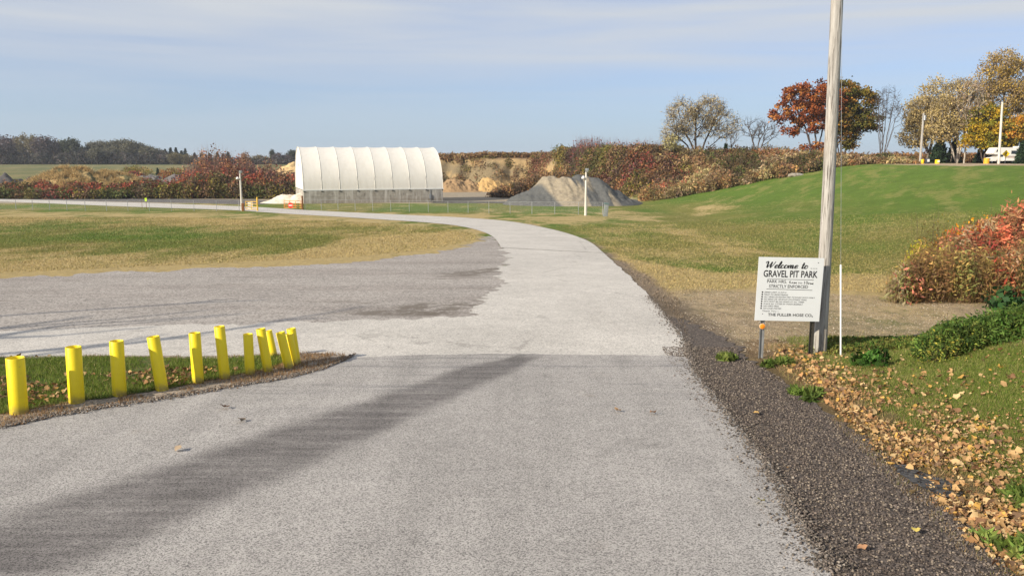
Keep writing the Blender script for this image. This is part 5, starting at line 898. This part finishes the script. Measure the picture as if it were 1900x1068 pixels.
for a in [(1350, 668, 'green weed tuft on the shoulder left of the sign'), (1440, 676, 'small green weed between the two sign posts'), (1500, 735, 'leafy green weed at the edge of the dark shoulder'), (1880, 1022, 'green grass tuft in the corner at bottom right'), (1895, 925, 'broad green leaf plant among the fallen leaves at right')]:
    sprig(a[0], a[1], 9, .13, .09, .05, a[2], 82+a[0], name='weed_tuft', aspect=4, stems=12, per=50, cols_=((.12, .18, .035), (.16, .21, .05)))
# ---- grass blades
def blades(name, lab, X, Y, h, w, cols_, sd, zf=None, cw=None, zoff=0):
    rg2 = np.random.default_rng(sd); n = len(X); Z = (zf(X, Y) if zf else gz(X, Y))+zoff; P = np.stack([X, Y, Z-.004], 1); an = rg2.uniform(0, 2*math.pi, n); hh = h*rg2.uniform(.5, 1.4, n); ww = w*rg2.uniform(.7, 1.3, n)
    d = np.stack([np.cos(an), np.sin(an), np.zeros(n)], 1); le = rg2.normal(size=(n, 3))*.45; le[:, 2] = 0; tip = P+np.array([0, 0, 1.])*hh[:, None]+le*hh[:, None]
    V = np.stack([P-d*ww[:, None]/2, P+d*ww[:, None]/2, tip], 1).reshape(-1, 3); C = pal(cols_, rg2.choice(len(cols_), n, p=cw))*rg2.uniform(.65, 1.4, n)[:, None]
    return tag(np_mesh(name, V, np.arange(3*n).reshape(n, 3), M_BLADE, None, np.repeat(C, 3, 0)), lab, 'grass', None, 'stuff')
GR = [(.13, .185, .03), (.18, .23, .04), (.085, .13, .025), (.36, .30, .13), (.25, .24, .07)]
n = 330000; Y = rg.uniform(4.6, 16.2, n); xe = np.interp(Y, EDGE_Y, EDGE_X); X = xe+rg.uniform(0, 1, n)**.9*(.70*Y+1.2-xe).clip(.2); dE = X-xe; pv = sm((dE-.15)/(np.interp(Y, [5, 8, 12, 15], [1.6, 1.5, .9, .3])))*.93+.10; k = (fbm(X*2.2, Y*2.2, 15, 4)*.9+.25+pv > 1.02+rg.uniform(-.2, .2, n)) & (X < .70*Y+.8)
X, Y = X[k], Y[k]; print('bank blades', len(X)); blades('grass', 'short green grass on the near bank right of the shoulder', X, Y, .040, .006, GR, 101, cw=[.27, .25, .20, .14, .14])
n = 60000; Y = rg.uniform(4.8, 15.4, n); xe = np.interp(Y, EDGE_Y, EDGE_X); X = xe+rg.uniform(-.25, 3.2, n); dE = X-xe; k = (rg.uniform(0, 1, n) < np.exp(-(dE/np.interp(Y, [5, 8, 12, 15], [2.0, 1.6, 1.2, .7]))**2)) & (fbm(X*2.5, Y*2.5, 37, 4) > .40); X, Y = X[k], Y[k]; blades('dead_grass', 'dead straw grass mixed with the fallen leaves along the near bank', X, Y, .05, .006, [(.42, .30, .16), (.34, .22, .11), (.28, .2, .09), (.2, .2, .06)], 104)
n = 260000; X = rg.uniform(-17, -2.6, n); Y = rg.uniform(8.2, 14.4, n); ip = np.array(ragged(isl2, .05, .3, 17)); 
def inside(X, Y, P):
    ins = np.zeros(X.shape, bool)
    for i in range(len(P)):
        a, b = P[i], P[(i+1) % len(P)]; c = ((a[1] > Y) != (b[1] > Y)); xx = a[0]+(Y-a[1])/(b[1]-a[1]+1e-12)*(b[0]-a[0]); ins ^= c & (X < xx)
    return ins
k = inside(X, Y, ip) & (fbm(X*1.6, Y*1.6, 19, 4) > .36+rg.uniform(-.12, .12, n)); X, Y = X[k], Y[k]; blades('grass', 'green grass on the island behind the bollards', X, Y, .06, .009, GR, 102, zf=lambda a, b: base(b), zoff=.05, cw=[.4, .25, .25, .05, .05])
n = 70000; X = rg.uniform(-9.5, -2.0, n); Y = rg.uniform(9.0, 14.4, n); k = inside(X, Y, np.array(isl)) & ~inside(X, Y, ip) & (fbm(X*2, Y*2, 23, 4) > .50-.26*sm((X+4.9)/1.0)); X, Y = X[k], Y[k]; blades('dead_grass', 'dry brown grass along the rubble edge of the island', X, Y, .05, .008, [(.30, .17, .08), (.36, .24, .12), (.22, .12, .06), (.18, .14, .08)], 103, zf=lambda a, b: base(b), zoff=.04)
# coarser tufts over the lawns
n = 300000; Y = 15+rg.uniform(0, 1, n)**1.3*75; X = rg.uniform(-.72, .74, n)*Y; qx, qy = proj(X, Y, gz(X, Y)); zoneok = (rg.uniform(0, 1, n) < sm((92-Y)/50)) & ((X > 0) & (sdf(qx, qy, [(1285, 640), (1240, 575), (1205, 545), (1125, 465), (1090, 440), (1020, 418), (2100, 380), (2100, 560), (1900, 548), (1660, 545), (1400, 535), (1260, 548)]) < -3)) | ((X <= 2) & (sdf(qx, qy, [(-200, 505), (0, 508), (350, 492), (650, 478), (800, 464), (890, 445), (880, 432), (800, 420), (600, 408), (0, 396), (-200, 396)]) < -2))
X, Y, qx, qy = X[zoneok], Y[zoneok], qx[zoneok], qy[zoneok]; print('lawn tufts', len(X))
# pick the colour of each tuft from the ground under it
gi = np.clip(np.searchsorted(Yr, Y), 1, NYr-1); tu = X/(34+1.15*np.clip(Y, 0, None)); tu = np.sign(tu)*np.abs(tu)**(1/1.25); gj = np.clip(((tu+1)/2*(NX-1)).round().astype(int), 0, NX-1); fi = gi*NX+gj
dv = CA[fi, 3]; wv = np.clip(dv+rg.uniform(-.35, .35, len(X)), 0, 1)[:, None]; colg = (B[fi]*wv+A[fi]*(1-wv))*rg.uniform(.75, 1.35, len(X))[:, None]
P = np.stack([X, Y, gz(X, Y)+.012], 1); hh = .035*rg.uniform(.5, 1.3, len(X))*(1+Y/60); an = rg.uniform(0, 6.28, len(X)); ww = .022*(1+Y/40); d = np.stack([np.cos(an), np.sin(an), 0*an], 1)*ww[:, None]/2; le = rg.normal(size=P.shape)*.5; le[:, 2] = 0
V = np.stack([P-d, P+d, P+(le+np.array([0, 0, 1.]))*hh[:, None]], 1).reshape(-1, 3); tag(np_mesh('grass', V, np.arange(len(V)).reshape(-1, 3), M_BLADE, None, np.repeat(colg, 3, 0)), 'short mown grass tufts over the field and lawn', 'grass', None, 'stuff')
# ---- fallen leaves
def leaf_shapes(P, size, C, rg2, tilt=.5):
    k = 9; ang = np.linspace(0, 2*math.pi, k, endpoint=False); rad = np.array([1, .68, .85, .62, .7, .5, .7, .62, .85]); n = len(P); s = (size*rg2.uniform(.6, 1.3, n))[:, None, None]
    loc = np.stack([np.cos(ang)*rad, np.sin(ang)*rad, .18*(rad**2)*np.cos(2*ang+.4)], 1)[None]*rg2.uniform(.85, 1.15, (n, k, 1)); loc = loc+np.stack([np.zeros((n, k)), np.zeros((n, k)), rg2.uniform(-.22, .42, (n, k))], -1); loc = np.concatenate([np.zeros((n, 1, 3)), loc], 1)*s*.5
    yaw = rg2.uniform(0, 6.28, n); ta = rg2.normal(size=n)*tilt; tb_ = rg2.normal(size=n)*tilt
    x, y, z = loc[..., 0], loc[..., 1], loc[..., 2]; c, s_ = np.cos(ta)[:, None], np.sin(ta)[:, None]; y, z = y*c-z*s_, y*s_+z*c; c, s_ = np.cos(tb_)[:, None], np.sin(tb_)[:, None]; x, z = x*c+z*s_, -x*s_+z*c; c, s_ = np.cos(yaw)[:, None], np.sin(yaw)[:, None]; x, y = x*c-y*s_, x*s_+y*c
    V = np.stack([x, y, z], -1)+P[:, None]; V = V.reshape(-1, 3); i0 = np.arange(n)[:, None]*(k+1); q = np.arange(k)[None]; Fq = np.stack([np.broadcast_to(i0, (n, k)), i0+1+q, i0+1+(q+1) % k], -1).reshape(-1, 3); return V, Fq, np.repeat(C, k+1, 0)
LC = [(.44, .28, .13), (.36, .20, .09), (.52, .37, .19), (.24, .13, .07), (.52, .31, .08), (.16, .10, .06)]
n = 130000; Y = rg.uniform(4.6, 15.2, n); xe = np.interp(Y, EDGE_Y, EDGE_X); dE = rg.uniform(-.15, 5.5, n); X = xe+dE; band_w = np.interp(Y, [5, 7, 9, 11, 13, 15], [2.1, 1.75, 1.2, .75, .5, .35]); pk = np.exp(-(np.clip(dE-.15, 0, None)/band_w)**2)*sm((dE+.12)/.25)*.85+.06; pk = pk*np.clip(sm((fbm(X*1.6, Y*1.6, 27, 4)-.30)*4+.1)+sm((8.5-Y)/2)*.6, 0, 1)
k = (rg.uniform(0, 1, n) < pk*np.interp(Y, [5, 15], [.80, .14])) & (X < .70*Y+.8); X, Y, dE = X[k], Y[k], dE[k]; print('leaves', len(X)); P = np.stack([X, Y, gz(X, Y)+rg.uniform(.015, .05, len(X))], 1); C = pal(LC, rg.choice(6, len(X), p=[.28, .2, .2, .12, .08, .12]))*rg.uniform(.75, 1.2, len(X))[:, None]
V, Fq, Cv = leaf_shapes(P, np.where(rg.uniform(0, 1, len(P)) < .22, .095, .044), C, rg, .55); tag(np_mesh('fallen_leaves', V, Fq, M_DRYL, None, Cv), 'drift of dry tan and brown leaves along the edge of the near bank', 'leaves', None, 'stuff')
n = 4200; X = rg.uniform(-10, -2.6, n); Y = rg.uniform(9.3, 14.2, n); k = inside(X, Y, np.array(isl2)) & (fbm(X*.7, Y*1.4, 33, 3) > .50+.012*(X+10)) ; X, Y = X[k], Y[k]; P = np.stack([X, Y, base(Y)+.085+rg.uniform(0, .02, len(X))], 1); C = pal(LC, rg.choice(6, len(X), p=[.2, .26, .12, .24, .04, .14]))*rg.uniform(.6, 1.1, len(X))[:, None]
V, Fq, Cv = leaf_shapes(P, .085, C, rg); tag(np_mesh('fallen_leaves', V, Fq, M_DRYL, None, Cv), 'scattered brown leaves on the grass island behind the bollards', 'leaves', None, 'stuff')
for (qx, qy, s_, c_, lab) in [(419, 761, .14, (.16, .09, .05), 'dark brown curled leaf on the left of the entrance road'), (447, 786, .13, (.22, .17, .12), 'thin dry leaf lying below the dark curled one'), (1210, 772, .15, (.36, .2, .1), 'brown leaf near the right side of the road below the seam'), (1147, 768, .11, (.45, .3, .18), 'small tan leaf left of the brown leaf near the seam'), (1700, 994, .15, (.58, .46, .12), 'yellow leaf lying alone on the dark shoulder'), (1412, 939, .15, (.52, .45, .12), 'yellow green leaf at the right edge of the road'), (1458, 875, .14, (.42, .25, .12), 'orange brown leaf at the border of road and shoulder'), (1597, 1026, .12, (.4, .22, .12), 'small orange leaf low on the dark shoulder'), (1402, 773, .13, (.5, .32, .12), 'orange leaf on the upper part of the dark shoulder'), (330, 840, .10, (.34, .26, .18), 'faint tan leaf on the asphalt under the bollard row')]:
    X, Y = gp(qx, qy); r2 = np.random.default_rng(int(qx)); V, Fq, Cv = leaf_shapes(np.array([[0, 0, 0.]]), s_, np.array([c_]), r2, .35); o = np_mesh('fallen_leaf', V, Fq, M_DRYL, None, Cv); o.location = (X, Y, g(X, Y)+.05+s_*.1); tag(o, lab, 'leaf', 'single leaves on the pavement')
# ---- crumbs of asphalt and gravel along the edges
def stones(name, lab, X, Y, size, cols_, sd, zoff=.02):
    rg2 = np.random.default_rng(sd); n = len(X); o = np.array([(1, 0, 0), (0, 1, 0), (-1, 0, 0), (0, -1, 0), (0, 0, 1), (0, 0, -1)], float); V = o[None]*rg2.uniform(.5, 1.3, (n, 6, 3))*(size*rg2.uniform(.4, 1.5, n)**1.3)[:, None, None]*.5; a = rg2.uniform(0, 6.28, n); c, s_ = np.cos(a)[:, None], np.sin(a)[:, None]
    V = np.stack([V[..., 0]*c-V[..., 1]*s_, V[..., 0]*s_+V[..., 1]*c, V[..., 2]*.7], -1)+np.stack([X, Y, gz(X, Y)+zoff], 1)[:, None]; f = np.array([(0, 1, 4), (1, 2, 4), (2, 3, 4), (3, 0, 4), (1, 0, 5), (2, 1, 5), (3, 2, 5), (0, 3, 5)]); Fq = (f[None]+np.arange(n)[:, None, None]*6).reshape(-1, 3)
    C = pal(cols_, rg2.integers(0, len(cols_), n))*rg2.uniform(.6, 1.4, n)[:, None]; return tag(np_mesh(name, V.reshape(-1, 3), Fq, M_DRYL, None, np.repeat(C, 6, 0)), lab, 'gravel', None, 'stuff')
shp = np.array(sh_pts); n = 90000; Y = rg.uniform(4.8, 15, n); X = rg.uniform(2.0, 6.2, n); k = inside(X, Y, shp); X, Y = X[k], Y[k]; print('stones', len(X))
stones('gravel', 'loose dark asphalt millings lying on the road shoulder', X, Y, .022, [(.10, .08, .07), (.16, .13, .11), (.05, .042, .04), (.24, .20, .16), (.13, .11, .10)], 111)
rs_ = np.array([gpb(*q) for q in [(1550, 1068), (1500, 985), (1455, 910), (1400, 830), (1345, 760), (1300, 700), (1283, 664), (1274, 636), (1240, 590), (1205, 550)]]); u = rg.uniform(0, len(rs_)-1.001, 5200); i_ = u.astype(int); f_ = (u-i_)[:, None]; Q = rs_[i_]*(1-f_)+rs_[i_+1]*f_; Q[:, 0] += rg.normal(size=len(Q))*.07*rg.choice([.5, 1, 2.2], len(Q))-.03
stones('gravel', 'dark crumbs scattered along the ragged right edge of the pavement', Q[:, 0], Q[:, 1], .026, [(.13, .11, .095), (.18, .15, .13), (.08, .07, .06), (.24, .21, .18)], 112, .034)
ib = np.array([gpb(*q) for q in [(655, 664), (600, 688), (540, 703), (480, 714), (330, 741), (200, 760), (90, 779), (0, 799)]]); u = rg.uniform(0, len(ib)-1.001, 4200); i_ = u.astype(int); f_ = (u-i_)[:, None]; Q = ib[i_]*(1-f_)+ib[i_+1]*f_; Q[:, 1] += rg.normal(size=len(Q))*.09+.12
stones('gravel', 'small broken stones along the front edge of the island', Q[:, 0], Q[:, 1], .028, [(.20, .18, .16), (.12, .105, .095), (.30, .26, .22), (.2, .13, .08)], 113, .045)

# dry grass growing on the earth mounds
for (mx_, my_, L_, sd_, amp_, ext_, lab_) in [(back(133, 182), 182, [(-1.5, 0, 6.6, .6), (2.5, 0, 6.0, .5), (-4, -1, 5.2, .6), (6, 1, 4.4, .5)], 65, 1.4, (11, 9), 'long straw grass on the left earth mound'), (back(205, 186), 186, [(0, 0, 5.6, .5), (3, 0, 4.8, .5)], 66, 1.2, (10, 8), 'long straw grass on the lower right mound')]:
    f_ = lumps(L_, sd_, amp_); n = 26000; X = rg.uniform(-ext_[0], ext_[0], n); Y = rg.uniform(-ext_[1], ext_[1], n); hq = f_(X, Y); k = (hq > .2) & (fbm(X*.6+3, Y*.6, 44, 4) > .42); X, Y, hq = X[k], Y[k], hq[k]
    blades('tall_grass', lab_, X+mx_, Y+my_, .75, .13, [(.58, .42, .20), (.48, .34, .16), (.18, .15, .07), (.36, .26, .12)], sd_, zf=lambda a, b, q=hq: gz(a, b)+q, cw=[.35, .3, .15, .2])
# stones and dry tufts on the bare earth lot
n = 30000; Y = rg.uniform(14.5, 27, n); X = rg.uniform(3.2, 14, n); qx, qy = proj(X, Y, gz(X, Y)); k = (sdf(qx, qy, [(1230, 560), (1300, 536), (1500, 545), (1660, 552), (1760, 560), (1760, 640), (1700, 652), (1560, 664), (1400, 664), (1300, 640), (1270, 600)]) < 4) & (fbm(X*.8, Y*.5, 48, 3) > .38); X, Y = X[k], Y[k]
stones('gravel', 'small pale stones strewn over the bare earth lot', X, Y, .024, [(.36, .30, .22), (.26, .20, .14), (.46, .40, .32), (.18, .14, .10)], 114, .004)
n = 26000; Y = rg.uniform(14.8, 30, n); X = rg.uniform(3.2, 17, n); k = (fbm(X*.5, Y*1.1, 49, 4) > .50) & (X > np.interp(Y, [14.8, 17, 20, 30], [5.2, 4.6, 4.6, 4.2])); X, Y = X[k], Y[k]; blades('dead_grass', 'thin dry grass and weeds over the bare earth lot', X, Y, .035, .012, [(.40, .30, .16), (.30, .20, .11), (.2, .17, .07), (.17, .19, .05)], 115)
# bare tree out of view to the left whose branches throw the long thin shadows over lot and road
rgb_ = np.random.default_rng(7); ste = [[(0, 0, -.2), (0, 0, 4), (.4, .2, 8), (.2, 0, 12)], [(0, 0, 3), (-2, 1, 6.5), (-3, 2, 9)], [(0, 0, 3.6), (2, -1, 7), (3.4, -1, 9.5)]]
PA, par, rad, ii, tips = skeleton(rgb_, ste, [(0, 0, 9.5, 4.5, 4.5, 4), (-2.5, 1, 7, 3, 3, 2.5), (2.5, -1, 7, 3, 3, 2.5)], 70, step=.8, r_tip=.05, expo=.42)
bt = empty('bare_tree', (-27, 5.2, g(-27, 5.2)), 'tall bare tree left of the entrance road beyond the frame, throwing thin branch shadows', 'tree'); V, Fq = tubes(PA[par[ii]], PA[ii], np.minimum(rad[par[ii]], rad[ii]*1.5), rad[ii], 6); np_mesh('trunk', V, Fq, M_BARK, bt, smooth=True)
# ------------------------------------------------------------------ haze
hb = MB().box((-9000, -200, -9), (9000, 7000, 30)).build('haze', None); hm = bpy.data.materials.new('haze_mat'); hm.use_nodes = True; hn = hm.node_tree; hn.nodes.remove(hn.nodes['Principled BSDF']); hv = hn.nodes.new('ShaderNodeVolumePrincipled'); hv.inputs['Density'].default_value = .00017; hv.inputs['Color'].default_value = (.80, .87, .97, 1); hv.inputs['Anisotropy'].default_value = .2
hn.links.new(hv.outputs[0], hn.nodes['Material Output'].inputs['Volume']); hb.data.materials.append(hm); tag(hb, 'thin bluish autumn haze over the pit and fields', 'haze', None, 'stuff')
